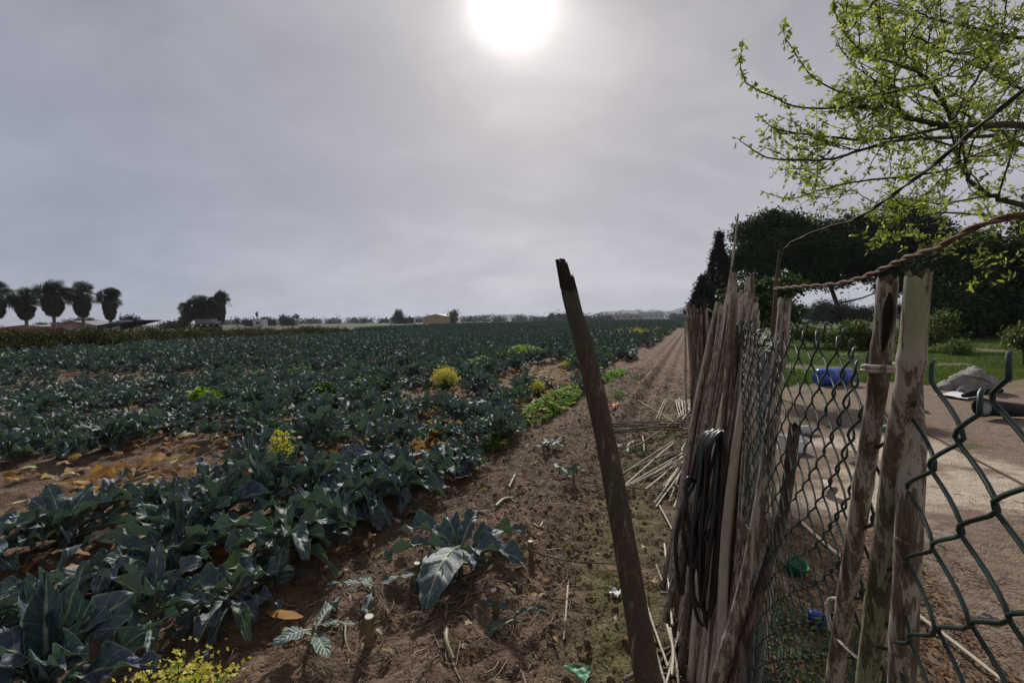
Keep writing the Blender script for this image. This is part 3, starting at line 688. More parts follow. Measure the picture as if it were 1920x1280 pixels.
# green weeds
def weed(px, py, w_, h_, n, label, seed, tint=.5, lsz=.05):
    g = np.random.default_rng(seed); p = G(px, py); mb = MB(); Z = p[1]
    s0, t0 = ST(p)
    a = g.uniform(0, 6.28, n); r_ = np.sqrt(g.random(n)); s_ = s0 + np.cos(a) * r_ * w_[0]; t_ = t0 + np.sin(a) * r_ * w_[1]
    P = np.stack([t_ * SA + s_ * CA, t_ * CA - s_ * SA, Hn(s_, t_) + g.random(n) * h_ * (1 - r_ ** 2 * .6)], -1)
    lv, lf, luv, _ = leaf_grid(4, 3, 1, .28, R(50), R(80), .03, 0, .3, pet=.1)
    kq = fbm(s_ * 9 + seed, t_ * 5, 3, seed) > (-.12 if n > 1600 else -2); P = P[kq]; n = len(P)
    Mx = rotz(g.uniform(0, 6.28, n)) * (g.uniform(.4, 1.5, n) * lsz)[:, None, None]
    mb.inst(lv, lf, Mx, P, np.clip(g.normal(tint, .2, n), 0, 1))
    return tag(mb.build('weed_patch', M['weed']), label, 'weeds', 'green weed patches in the field')
weed(1040, 765, (.24, 1.7), .17, 6000, 'long bright green weed strip left of the leaning cane', 1, .8)
weed(1000, 722, (.2, .7), .14, 1200, 'bright weeds behind the yellow-green flowering weed', 2, .8)
weed(1150, 708, (.26, 1.3), .16, 3000, 'bright green weed strip right of the leaning cane', 3, .8)
weed(640, 815, (.22, .3), .22, 1200, 'leafy green weed tuft among dark purple plants', 4, .45, .06)
weed(610, 760, (.35, .4), .34, 1500, 'tall dull green weed in mid-field', 5, .25, .07)
weed(380, 768, (.3, .3), .35, 500, 'bright lime leaves rising among dark plants on the left', 6, 1.0, .12)
weed(690, 735, (.5, .5), .3, 900, 'medium green weeds left of the round yellow plant', 7, .35, .08)
weed(900, 700, (.6, .9), .4, 1300, 'light green plants behind and right of the round yellow plant', 8, .6, .10)
weed(930, 840, (.18, .35), .06, 900, 'low green seedlings on the soil beside the dark plant', 9, .4, .03)
weed(1160, 745, (.12, .3), .06, 400, 'tiny green weeds just above the cane heap', 10, .5, .03)
weed(560, 720, (.5, .5), .45, 900, 'tall greyish weed clump in the left mid-field', 11, .2, .08)
weed(980, 672, (.7, 1.5), .5, 900, 'pale green weeds in the distance left of the cane', 12, .7, .14)
weed(1235, 890, (.1, .2), .03, 200, 'tiny seedlings in the moss below the fanned canes', 13, .5, .02)

# ------------------------------------------------------------------ foliage trees
quad = np.array([[-.5, 0, 0], [.5, 0, 0], [.5, .6, .15], [-.5, .6, .15]])
leafq = np.array([[0, -.5, 0], [.28, 0, .08], [0, .5, 0], [-.28, 0, .08]]); qf = np.array([[0, 1, 2, 3]])
def clump_tpl(g, n, spread, sz):
    P = g.normal(size=(n, 3)) * spread; Mx = randrot(n, g); v = np.einsum('nij,vj->nvi', Mx, leafq * sz) + P[:, None]
    return v.reshape(-1, 3), (qf[None] + (np.arange(n) * 4)[:, None, None]).reshape(-1, 4)
def crown(mb, g, lobes, n, leaf, per=7, clump=.5, shell=.35, gap=0.0, tj=.18, sub=0):
    tot_ = sum(r[0] * r[1] * r[2] if np.ndim(r) else r ** 3 for c, r in lobes)
    tpls = [clump_tpl(g, per, clump, leaf) for _ in range(4)]
    allP, allN = [], []
    if sub:
        L2_ = []
        for c, r in lobes:
            rv = np.array(r, float) if np.ndim(r) else np.array([r] * 3, float); L2_.append((c, rv * .72))
            for _ in range(sub):
                d = norm(g.normal(size=3)); d[2] = abs(d[2]) * .9 - .15; L2_.append((np.array(c) + d * rv * g.uniform(.62, .92), rv * g.uniform(.24, .42)))
        lobes = L2_
    for c, r in lobes:
        rv = np.array(r, float) if np.ndim(r) else np.array([r] * 3, float)
        k = max(8, int(n * (np.prod(rv) ** (2 / 3)) / sum((np.prod(np.array(q, float)) if np.ndim(q) else q ** 3) ** (2 / 3) for _, q in lobes)))
        d = norm(g.normal(size=(k, 3))); rad = 1 - shell * g.random(k) ** 1.3
        rad = rad * (1 + .22 * fbm(d[:, 0] * 3 + c[0], d[:, 1] * 3 + d[:, 2] * 4, 3, 2))
        P = np.array(c) + d * rad[:, None] * rv
        if gap: P = P[fbm(P[:, 0] * 1.3 / rv[0] * 3, P[:, 2] * 1.3 / rv[2] * 3 + P[:, 1] * .7, 3, 9) > gap - .6]
        allP.append(P)
    P = np.concatenate(allP); w_ = g.integers(0, 4, len(P))
    for i_ in range(4):
        q = P[w_ == i_]; v, f = tpls[i_]
        mb.inst(v, f, randrot(len(q), g) * g.uniform(.7, 1.3, len(q))[:, None, None], q, np.clip(g.normal(.5, tj, len(q)), 0, 1))
def tree(name, px, py_base, Z, lobes, n, leaf, m_, label, cat='tree', trunk_r=.15, branches=5, seed=1, per=7, clump=.25, group=None, gap=0, trunk_m='trunk', trunk_top=None, shell=.35, root_z=0, sub=0):
    """lobes in metres relative to the base: (x right, y away, z up), radius"""
    g = np.random.default_rng(seed); base = U(px, 600, Z); base[2] = root_z
    root = empty(name, base, label, cat, group); c_ = MB()
    L2 = [(base + np.array(c), r) for c, r in lobes]
    crown(c_, g, L2, n, leaf, per, clump, gap=gap, shell=shell, sub=sub); c_.build('crown', M[m_], root, smoothf=False)
    t_ = MB(); top = np.array(L2[0][0]); top[2] = trunk_top if trunk_top else top[2]
    tube(t_, resample([base + [0, 0, -.1], base * .5 + top * .5 + [.05 * top[2] * .1, 0, -base[2]*0], top], 9), np.linspace(trunk_r, trunk_r * .4, 9), 8)
    for k in range(branches):
        c, r = L2[k % len(L2)]; st_ = base + (top - base) * g.uniform(.35, .85); en = np.array(c) + g.normal(size=3) * (np.mean(r) * .45)
        tube(t_, resample([st_, (st_ + en) / 2 + [0, 0, -.08 * np.linalg.norm(en - st_)], en], 6), np.linspace(trunk_r * .45, trunk_r * .12, 6), 5)
    t_.build('trunk', M[trunk_m], root); return root

def mpx(d, Z): return d * Z / F
# dark pines and trees at the right
def pxl(px, py, Z, pxb):           # lobe centre relative to base pixel pxb
    p = U(px, py, Z); q = U(pxb, 600, Z); return (p[0] - q[0], p[1] - q[1], p[2])
def pine(pxb, Z, L, label, n, seed, leaf=.24, clump=.28, **k):
    lobes = [((pxl(x, y, Z, pxb)[0], dy, pxl(x, y, Z, pxb)[2]), (mpx(rx, Z), mpx(max(rx, ry), Z) * .8, mpx(ry, Z))) for x, y, rx, ry, dy in L]
    return tree('pine_tree', pxb, 600, Z, lobes, n, leaf, 'pine', label, 'pine', .22, 9, seed, 9, clump, 'dark pines behind the yard', sub=13, **k)
pine(1450, 40, [(1445, 470, 62, 55, 0), (1405, 500, 40, 50, 0), (1440, 425, 48, 28, 0), (1490, 445, 45, 45, .5), (1470, 520, 60, 35, 0), (1400, 445, 32, 30, 0)], 'tall dark rounded pine behind the cypress', 5200, 1)
pine(1590, 38, [(1525, 465, 55, 45, 0), (1545, 440, 35, 22, 0), (1590, 480, 75, 55, 0), (1640, 440, 55, 35, 1), (1550, 495, 50, 45, 0), (1640, 510, 60, 30, 0), (1600, 425, 40, 18, 0), (1540, 530, 40, 15, 0)], 'wide dark pine right of the rounded one, trunk seen through the gap', 5200, 2)
pine(1690, 40, [(1700, 440, 60, 50, 0), (1740, 470, 55, 55, 0), (1690, 395, 35, 25, 0), (1680, 500, 60, 40, 0), (1720, 540, 60, 25, 0)], 'dark pine behind the two flaking canes', 4200, 3)
pine(1840, 30, [(1790, 540, 65, 75, 0), (1840, 590, 80, 60, 0), (1760, 590, 50, 60, -1), (1880, 540, 50, 80, 1), (1820, 480, 55, 45, 0), (1900, 600, 40, 50, 0)], 'huge dark leafy mass reaching the ground at the right', 6500, 4)
pine(1930, 28, [(1930, 490, 60, 55, 0), (1975, 560, 70, 90, 0), (1910, 585, 55, 55, 0), (1960, 430, 60, 40, 0)], 'dark tree cut by the right edge of the picture', 3600, 5)
pine(1500, 55, [(1470, 585, 35, 12, 0), (1560, 590, 50, 10, 0), (1440, 590, 30, 12, 0)], 'low distant dark tree seen under the pine crowns', 2000, 6)
# cypress
def cyp(pxb, Z, top_px, w_px, label, n, seed, spiky=0):
    g = np.random.default_rng(seed); base = U(pxb, 600, Z); base[2] = 0; H_ = U(pxb, top_px, Z)[2]
    root = empty('cypress_tree', base, label, 'cypress', 'cypresses at the fence end'); mb = MB()
    tpl = clump_tpl(g, 9, .10, .14); u_ = g.random(n) ** .9; a = g.uniform(0, 6.28, n)
    prof = np.sin(np.pi * np.clip(u_ * .8 + .17, 0, 1)) ** .75 * np.clip((1 - u_) * 3.2, 0, 1) ** .7
    lob = 1 + .30 * np.sin(a * 3 + u_ * 21 + seed) + spiky * .5 * fbm(a * 1.5, u_ * 14, 3, seed)
    rr = mpx(w_px / 2, Z) * prof * lob * np.sqrt(.45 + .55 * g.random(n))
    P = base + np.stack([rr * np.cos(a), rr * np.sin(a), .25 + u_ * (H_ - .25)], -1)
    mb.inst(tpl[0], tpl[1], randrot(n, g), P, np.clip(g.normal(.5, .2, n), 0, 1)); mb.build('crown', M['cyp'], root, smoothf=False)
    t_ = MB(); tube(t_, resample([base - [0, 0, .1], base + [0, 0, H_ * .8]], 5), np.linspace(.13, .03, 5), 7); t_.build('trunk', M['trunk'], root)
cyp(1347, 30, 438, 44, 'tall pointed dark cypress at the end of the fence', 2600, 1)
cyp(1317, 28, 520, 48, 'shorter ragged cypress hugging the left of the tall one', 1500, 2, 1.2)
# nearer greenery behind the fence
def bushtree(name, px, Z, L, m_, n, leaf, label, cat, seed, group=None, clump=.09, tr=.05, per=6, gap=0, **k):
    lobes = [((pxl(x, y, Z, px)[0], dy, pxl(x, y, Z, px)[2]), (mpx(rx, Z), mpx(max(rx, ry), Z), mpx(ry, Z))) for x, y, rx, ry, dy in L]
    return tree(name, px, 600, Z, lobes, n, leaf, m_, label, cat, tr, 6, seed, per, clump, group, gap, sub=9, shell=.6, **k)
bushtree('fig_tree', 1425, 9, [(1410, 560, 42, 30, 0), (1450, 545, 40, 26, 0), (1400, 600, 40, 30, 0), (1460, 590, 35, 30, 0)], 'bush', 1500, .09, 'bright green leafy tree top behind the reed bundle', 'fruit tree', 11)
bushtree('orange_tree', 1608, 20, [(1605, 632, 38, 26, 0), (1590, 650, 30, 16, 0), (1630, 645, 28, 20, 0), (1605, 612, 25, 12, 0)], 'citrus', 1500, .10, 'yellow-green citrus tree left of the flaking canes', 'fruit tree', 12, 'small fruit trees on the lawn')
bushtree('orange_tree', 1530, 22, [(1525, 628, 35, 18, 0), (1550, 635, 25, 15, 0), (1500, 630, 20, 16, 0)], 'citrus', 800, .10, 'darker small citrus tree left of the yellow-green one', 'fruit tree', 13, 'small fruit trees on the lawn')
bushtree('orange_tree', 1735, 19, [(1750, 625, 38, 28, 0), (1715, 640, 30, 18, 0), (1765, 600, 20, 20, 0)], 'citrus', 1100, .10, 'citrus tree half hidden by the thick mossy cane', 'fruit tree', 14, 'small fruit trees on the lawn')
bushtree('orange_tree', 1792, 17, [(1790, 655, 24, 11, 0), (1800, 648, 14, 9, 0)], 'citrus', 260, .08, 'tiny young citrus with a thin stem on the lawn', 'fruit tree', 15, 'small fruit trees on the lawn', tr=.02)
bushtree('orange_tree', 1925, 13, [(1918, 630, 32, 18, 0), (1940, 645, 30, 20, 0), (1950, 622, 30, 18, 0)], 'citrus', 700, .09, 'bright citrus tree cut by the right edge of the picture', 'fruit tree', 16, 'small fruit trees on the lawn')
bushtree('orange_tree', 1670, 24, [(1672, 628, 30, 20, 0), (1650, 640, 22, 14, 0)], 'citrus', 600, .10, 'dark citrus tree between the two flaking canes', 'fruit tree', 17, 'small fruit trees on the lawn')
bushtree('olive_tree', 1560, 34, [(1560, 583, 36, 22, 0), (1540, 598, 30, 16, 0), (1585, 595, 26, 16, 0)], 'olive', 1500, .12, 'soft grey olive tree under the pine crowns', 'olive tree', 18, 'grey olives under the pines', clump=.16)
bushtree('olive_tree', 1630, 34, [(1625, 590, 30, 16, 0), (1650, 592, 22, 14, 0), (1690, 585, 22, 20, 0)], 'olive', 1300, .12, 'second grey olive tree, nearer the flaking canes', 'olive tree', 19, 'grey olives under the pines', clump=.16)

# scrub hedge at the left of the field
gh = np.random.default_rng(55); hedges = []
hs = np.linspace(0, 1, 30)
for k, q in enumerate(hs):
    px = -60 + q * 690; Zb = 23 + (q ** 1.6) * 29; base = U(px, 600, Zb); base[2] = 0
    dry = gh.random() < .3 or (q > .52 and gh.random() < .35)
    hgt = gh.uniform(1.22, 1.5) * (1.0 if not dry else .88) * (1 - .22 * q); w_ = gh.uniform(.9, 1.3) * (1 + .6 * q)
    mb = MB(); crown(mb, gh, [(base + np.array([gh.uniform(-.5, .5), gh.uniform(-.5, .5), hgt * .48]), (w_, .9, hgt * .52)), (base + np.array([gh.uniform(-.8, .8), gh.uniform(-.7, .3), hgt * .35]), (w_ * .8, .8, hgt * .4)), (base + np.array([gh.uniform(-.6, .6), -1.3, hgt * .28]), (w_, .9, hgt * .3))], 900, .13, 7, .12, .6)
    o = mb.build('scrub_bush', M['drybrush' if dry else 'hedge'], origin=tuple(base), smoothf=False)
    tag(o, 'dry brownish scrub bush in the strip along the left field edge' if dry else 'dark olive-green scrub bush in the strip along the left field edge', 'bush', 'scrub strip, dry bushes' if dry else 'scrub strip, green bushes')

# ------------------------------------------------------------------ palms
def fan_tpl(n=11, sp=150):
    v = []; f = []
    for k in range(n):
        a = R(-sp / 2 + sp * k / (n - 1)); a0, a1 = a - R(sp / n * .42), a + R(sp / n * .42); b0 = len(v)
        v += [[0, 0, 0], [.62 * math.cos(a0), .62 * math.sin(a0), .05], [math.cos(a), math.sin(a), -.12], [.62 * math.cos(a1), .62 * math.sin(a1), .05]]; f.append([b0, b0 + 1, b0 + 2, b0 + 3])
    return np.array(v), np.array(f)
fanv, fanf = fan_tpl()
def dirmat(d, roll):
    d = norm(d); z = norm(np.cross(np.cross(d, [0, 0, 1.0]), d)); y = np.cross(z, d)
    c_, s_ = math.cos(roll), math.sin(roll); y2 = y * c_ + z * s_; z2 = z * c_ - y * s_
    return np.stack([d, y2, z2], 1)
def palm(px, Z, top_px, cw_px, sk_px, sk_bot, label, seed, group, n=42, skirt=True, tr=.22, name='palm_tree'):
    g = np.random.default_rng(seed); base = U(px, 600, Z); base[2] = 0
    H_ = U(px, top_px, Z)[2]; cr = mpx(cw_px / 2, Z) * 1.12; hc = H_ - cr * .85; lf = cr * .50
    root = empty(name, base, label, 'palm', group)
    t_ = MB(); tube(t_, resample([base - [0, 0, .1], base + [.05, 0, hc * .5], base + [0, 0, hc]], 8), np.linspace(tr * 1.2, tr * .8, 8), 8); t_.build('trunk', M['palmtrunk'], root)
    c_ = MB(); c0 = base + np.array([0, 0, hc])
    for k in range(n):
        el = R(-32 + 118 * g.random()); a = g.uniform(0, 6.28); d = np.array([math.cos(a) * math.cos(el), math.sin(a) * math.cos(el), math.sin(el)])
        L = cr * g.uniform(.12, .64); tip = c0 + d * L
        tube(c_, resample([c0, (c0 + tip) / 2 + [0, 0, .05 * cr], tip], 4), .025, 4, cap=False)
        dd = d + np.array([0, 0, -.15]); c_.inst(fanv, fanf, (dirmat(dd, g.uniform(-1.6, 1.6)) * lf * g.uniform(.8, 1.15))[None], tip[None], g.uniform(.2, .9))
    c_.build('crown', M['palm'], root, smoothf=False)
    if skirt:
        s_ = MB(); zb = U(px, sk_bot - (4 if Z < 90 else 0), Z)[2]; zt = hc + cr * .16; rs = mpx(sk_px / 2, Z) * .80; m_ = 240
        for k in range(m_):
            u_ = g.random(); a = g.uniform(0, 6.28); rad = rs * 1.05 * (np.sin(np.pi * (.07 + .85 * u_)) ** .8) * g.uniform(.72, 1.0) * (1 + .1 * math.sin(3 * a + seed))
            z = zb + lf * .5 + u_ * (zt - zb - lf * .3); P = base + np.array([rad * math.cos(a) * .75, rad * math.sin(a) * .75, z])
            d = np.array([math.cos(a) * .35, math.sin(a) * .35, -1.0]); s_.inst(fanv, fanf, (dirmat(d, g.uniform(-.5, .5)) * lf * .6)[None], P[None], g.uniform(.2, .9))
        s_.build('dead_frond_skirt', M['skirt'], root, smoothf=False)
    return root
GP = 'row of palms beyond the scrub'
palm(-6, 72, 530, 62, 36, 602, 'skirted palm cut off by the left edge of the picture', 1, GP)
palm(49, 74, 543, 50, 36, 605, 'shortest palm of the left row, second from the left edge', 2, GP)
palm(101, 72, 527, 60, 42, 599, 'tallest and broadest palm of the left row', 3, GP)
palm(156, 74, 533, 54, 32, 599, 'palm between the broadest palm and the last one of the left row', 4, GP)
palm(207, 74, 538, 46, 28, 605, 'last palm of the left row, next to the dark awning', 5, GP)
GC = 'clump of palms behind the pale trailer'
palm(355, 95, 566, 36, 22, 604, 'leftmost low palm of the dense clump', 6, GC)
palm(371, 96, 556, 38, 26, 604, 'second palm of the dense clump', 7, GC)
palm(386, 98, 556, 36, 28, 604, 'middle palm right behind the pale trailer', 8, GC)
palm(399, 94, 556, 34, 26, 604, 'fourth palm of the dense clump', 9, GC)
palm(414, 90, 545, 38, 24, 606, 'tallest palm at the right end of the dense clump', 10, GC)
GF = 'small far palms on the horizon'
palm(445, 210, 594, 12, 9, 607, 'small stout far palm right of the dense clump', 11, GF, 20)
palm(459, 210, 597, 11, 9, 609, 'smallest stout far palm, before the thin one', 12, GF, 20)
palm(482, 230, 584, 8, 5, 594, 'tall thin far palm with a tiny head', 13, GF, 16, tr=.16)
palm(551, 240, 591, 9, 4, 597, 'slim far palm, left one of the close pair', 14, GF, 16, tr=.16)
palm(557, 240, 588, 12, 6, 598, 'taller far palm, right one of the close pair', 15, GF, 16, tr=.18)

# ------------------------------------------------------------------ far buildings and trees
def building(name, px, Z, w_, d_, h_, label, cat, wall='wallW', roof='roofG', rise=.0, rot=0.0, nwin=3, winh=1.0, doors=0, over=.3):
    base = U(px, 600, Z); base[2] = 0; root = empty(name, base, label, cat)
    ax = np.array([math.cos(rot), math.sin(rot), 0]); ay = np.array([-math.sin(rot), math.cos(rot), 0]); up = np.array([0, 0, 1.0])
    mb = MB(); box(mb, base + up * h_ / 2, (w_, d_, h_), ax)
    P = [base - ax * w_ / 2 + s_ * ay * d_ / 2 + up * h_ for s_ in (-1, 1)]
    if rise:
        for s_ in (-1, 1):
            e = base + s_ * ay * d_ / 2
            mb.add([e - ax * w_ / 2 + up * h_, e + ax * w_ / 2 + up * h_, e + up * (h_ + rise)], [[0, 1, 2]])
    mb.build('wall', M[wall], root, smoothf=False)
    r_ = MB()
    if rise:
        L = math.hypot(w_ / 2, rise)
        for s_ in (-1, 1):
            dx = norm(ax * s_ * w_ / 2 - up * rise); c_ = base + up * (h_ + rise) + dx * (L + over) / 2 + np.cross(dx, ay) * -s_ * .12
            box(r_, c_ + up * .03, (L + over, d_ + 2 * over, .12), dx, np.cross(dx, ay) * -s_)
    else: box(r_, base + up * (h_ + .13), (w_ + over, d_ + over, .25), ax)
    r_.build('roof', M[roof], root, smoothf=False)
    for k in range(nwin):
        mbw = MB(); box(mbw, base - ay * (d_ / 2 + .03) + ax * (-w_ / 2 + (k + .5) * w_ / nwin) + up * h_ * .55, (w_ / nwin * .4, .08, winh), ax)
        wn = mbw.build('window', M['glassd'], root, smoothf=False); mbs = MB(); box(mbs, base - ay * (d_ / 2 + .08) + ax * (-w_ / 2 + (k + .5) * w_ / nwin) + up * (h_ * .55 - winh / 2 - .08), (w_ / nwin * .5, .16, .12), ax); mbs.build('sill', M['post'], wn, smoothf=False)
    for k in range(doors):
        mbw = MB(); box(mbw, base - ay * (d_ / 2 + .03) + ax * (-w_ / 2 + (k + .5) * w_ / doors) + up * h_ * .44, (w_ / doors * .9, .10, h_ * .84), ax)
        mbw.build('door_panel', M['wallY'], root, smoothf=False)
    return root
building('warehouse', 826, 270, 15.5, 20, 4.2, 'ochre metal warehouse with a low gable roof on the horizon', 'warehouse', 'wallY', 'roofY', 1.5, R(-6), 0, doors=5)
building('farmhouse', 1222, 520, 24, 14, 8.2, 'long pale farm building in front of the hills at the right', 'building', 'wallW', 'roofG', 0, 0, 4, 1.2)
building('farmhouse', 1168, 520, 38, 14, 6.0, 'low pinkish farm building left of the long pale one', 'building', 'wallP', 'roofG', 1.5, 0, 5, 1.2)
building('farmhouse', 1010, 330, 11, 8, 3.4, 'low grey block building on the horizon left of the leaning cane', 'building', 'post', 'roofG', 0, 0, 2, 1.0)
building('farmhouse', 755, 300, 16, 8, 3.2, 'small pale house under the dark conifer on the horizon', 'building', 'wallW', 'roofG', 0, 0, 3)
building('farmhouse', 488, 200, 4.5, 4, 3.2, 'tiny white house beside the tall thin far palm', 'building', 'wallW', 'wallW', 0, 0, 1, .9)
building('farmhouse', 546, 240, 6, 4, 3.0, 'tiny pale house at the foot of the paired far palms', 'building', 'wallW', 'roofR', .8, 0, 1, .9)
building('shed', 12, 62, 9, 5, 1.15, 'long low red-roofed shed at the left edge of the picture', 'shed', 'roofR', 'roofR', 0, 0, 2, .4)
building('shed', 72, 84, 7, 5, 1.5, 'low grey shed between the short and the broadest palm', 'shed', 'post', 'roofG', .3, 0, 2, .6)
building('shed', 130, 84, 3, 4, 1.9, 'small pinkish block house behind the palms', 'shed', 'wallP', 'roofR', 0, 0, 1, .7)
building('shed', 165, 88, 9, 6, 1.6, 'low shed with a shallow pitched grey roof behind the palms', 'shed', 'wallP', 'roofG', .9, 0, 2, .6)
# dark awning
aw = U(243, 600, 70); aw[2] = 0; root = empty('awning', aw, 'dark blue-black tarpaulin awning on thin poles beside the last palm', 'awning')
mb = MB(); nu_, nv_ = 12, 6; V = []
for i_ in range(nu_):
    for j_ in range(nv_):
        u_, v_ = i_ / (nu_ - 1), j_ / (nv_ - 1); V.append(aw + np.array([-3.3 + 6.8 * u_, -2 + 4 * v_, 1.55 + .75 * u_ + .55 * math.sin(np.pi * min(1, u_ * 1.6)) * math.sin(np.pi * v_)]))
V = np.array(V); i, j = np.meshgrid(np.arange(nu_ - 1), np.arange(nv_ - 1), indexing='ij'); ff = np.stack([i * nv_ + j, (i + 1) * nv_ + j, (i + 1) * nv_ + j + 1, i * nv_ + j + 1], -1).reshape(-1, 4)
mb.add(V, ff); mb.add(V - [0, 0, .05], ff)
for jj in (0, nv_ - 1):
    E = V.reshape(nu_, nv_, 3)[:, jj]; lo_ = E - np.stack([0 * E[:, 0], 0 * E[:, 0], np.linspace(.9, .08, nu_)], -1); k_ = np.arange(nu_ - 1); mb.add(np.vstack([E, lo_]), np.stack([k_, k_ + 1, k_ + 1 + nu_, k_ + nu_], -1))
mb.build('canvas', M['roofD'], root)
for x_, y_, z_ in ((-3.2, -1.9, 1.6), (-3.2, 1.9, 1.6), (3.3, -1.9, 2.2), (3.3, 1.9, 2.2)):
    mb = MB(); tube(mb, [aw + [x_, y_, -.1], aw + [x_, y_, z_]], .05, 6); mb.build('pole', M['rust'], root)
# pale trailer
tp = U(387, 600, 78); tp[2] = 0; root = empty('trailer', tp, 'pale corrugated box trailer parked in front of the palm clump', 'trailer')
mb = MB()
for k in range(16): box(mb, tp + [-1.3 + k * .17, 0, 2.0], (.172, 1.9 + (.05 if k % 2 else 0), .85))
mb.build('body', M['post'], root, smoothf=False)
mb = MB(); box(mb, tp + [.2, 0, 1.48], (4.2, 1.8, .18)); mb.build('chassis', M['blackp'], root, smoothf=False)
mb = MB(); box(mb, tp + [1.75, 0, 1.75], (.7, 1.6, .55)); mb.build('cab', M['roofG'], root, smoothf=False)
for x_ in (-1, 1.3):
    for y_ in (-.85, .85):
        mb = MB(); tube(mb, [tp + [x_, y_ - .12, .7], tp + [x_, y_ + .12, .7]], .7, 16); wh_ = mb.build('wheel', M['blackp'], root); mb = MB(); tube(mb, [tp + [x_, y_ - .16, .7], tp + [x_, y_ + .16, .7]], .32, 12); mb.build('hub', M['greyp'], wh_)
def fart(name, px, Z, L, label, seed, n=420, m_='far', group=None, leaf=None, cat='tree', tr=.25, **k):
    lf = leaf or Z * .0035
    lobes = [((pxl(x, y, Z, px)[0], 0, pxl(x, y, Z, px)[2]), (mpx(rx, Z), mpx(rx, Z), mpx(ry, Z))) for x, y, rx, ry in L]
    return tree(name, px, 600, Z, lobes, n, lf, m_, label, cat, tr, 4, seed, 5, lf * .9, group, shell=.5, **k)
fart('conifer_tree', 748, 290, [(748, 592, 7, 11), (745, 598, 9, 7), (757, 600, 9, 4), (770, 601, 5, 4)], 'dark rounded conifer standing over the small pale house', 1, 700, 'pine')
fart('bare_tree', 851, 265, [(851, 590, 8, 8), (849, 597, 5, 8)], 'bushy bare-twigged tree at the right end of the warehouse', 2, 240, 'drybrush')
fart('broadleaf_tree', 243, 105, [(243, 602, 14, 8), (232, 607, 9, 5), (256, 606, 8, 5)], 'grey-green round tree rising behind the dark awning', 3, 500, 'far')
fart('bare_tree', 150, 120, [(142, 606, 10, 5), (160, 604, 14, 8)], 'hazy bare tree behind the trunks of the left palms', 4, 400, 'olive')
fart('bare_tree', 78, 125, [(78, 612, 8, 4)], 'little hazy bush between the left palms', 5, 200, 'olive')
fart('bare_tree', 127, 125, [(127, 608, 9, 5)], 'hazy thin-twigged tree left of the small pinkish block house', 6, 260, 'olive')
fart('broadleaf_tree', 497, 235, [(497, 602, 9, 6), (508, 605, 8, 3)], 'round dark-grey tree right of the tall thin far palm', 7, 420)
fart('broadleaf_tree', 532, 235, [(532, 601, 4, 7)], 'narrow dark tree left of the paired far palms', 8, 240)
fart('broadleaf_tree', 541, 235, [(543, 604, 8, 4)], 'low dark bush at the foot of the paired far palms', 9, 260)
fart('broadleaf_tree', 469, 225, [(469, 606, 10, 4)], 'domed dark tree between the stout and the thin far palm', 10, 300)
fart('broadleaf_tree', 320, 150, [(318, 610, 16, 4), (335, 607, 10, 5)], 'low grey-green trees left of the dense palm clump', 11, 400)
fart('broadleaf_tree', 345, 130, [(346, 600, 7, 6), (345, 607, 8, 6)], 'dark shrub hiding the foot of the dense palm clump', 12, 400, 'pine')
gt = np.random.default_rng(99); GT = 'hazy trees along the horizon'
for k in range(46):
    px = 420 + k * 19.5 + gt.uniform(-7, 7); Z = gt.uniform(420, 620); hp = gt.uniform(2.2, 5.0) * (1.35 if px > 1080 else 1)
    hor = 612 - px * .0125
    fart('broadleaf_tree', px, Z, [(px, hor - hp * .3, gt.uniform(7, 13), hp), (px + gt.uniform(-8, 8), hor, gt.uniform(6, 10), hp * .7)], 'one of many small hazy trees in the line along the horizon', 200 + k, 90, 'far', GT, Z * .004)
for k in range(5):
    px = 1035 + k * 13; fart('broadleaf_tree', px, 420, [(px, 592, 5, 3)], 'one of a short row of clipped dark trees on the horizon by the leaning cane', 300 + k, 90, 'far', 'short row of clipped trees on the horizon', 1.3)

# ------------------------------------------------------------------ canes and fence
def cane(mb, P, r0_, r1_, node=.22, sides=12, tint=.5, cap=True, jag=0, n=None, noise_=.04):
    P = np.asarray(P, float); Lt = np.sum(np.linalg.norm(np.diff(P, axis=0), axis=1)); n = n or max(10, int(Lt / .018))
    Q = resample(P, n); L = np.concatenate([[0], np.cumsum(np.linalg.norm(np.diff(Q, axis=0), axis=1))]); r_ = np.interp(L / L[-1], [0, 1], [r0_, r1_])
    ph = random.uniform(0, node); d = np.abs(((L + ph) % node) - node / 2) ; bul = np.exp(-((d) / .007) ** 2)
    r_ = r_ * (1 + .13 * bul + noise_ * vnoise(L * 30, L * 0 + random.random() * 9, 3)); tube(mb, Q, r_, sides, 0, tint, cap, jag)
def to_ground(a, b, over=.03):
    a, b = np.array(a), np.array(b); d = b - a; k = (-over - a[2]) / d[2]; return a + d * k
def single_cane(pts, r0_, r1_, m_, label, node=.22, group=None, ground_=True, name='cane_stake', **k):
    k.setdefault('jag', .010); k.setdefault('cap', False)
    P = [U(*p) for p in pts]
    if ground_: P.append(to_ground(P[-2], P[-1]))
    mb = MB(); cane(mb, P[::-1], r1_, r0_, node, 14, **k)
    return tag(mb.build(name, M[m_], origin=tuple(P[-1] if ground_ else P[0])), label, 'cane', group)
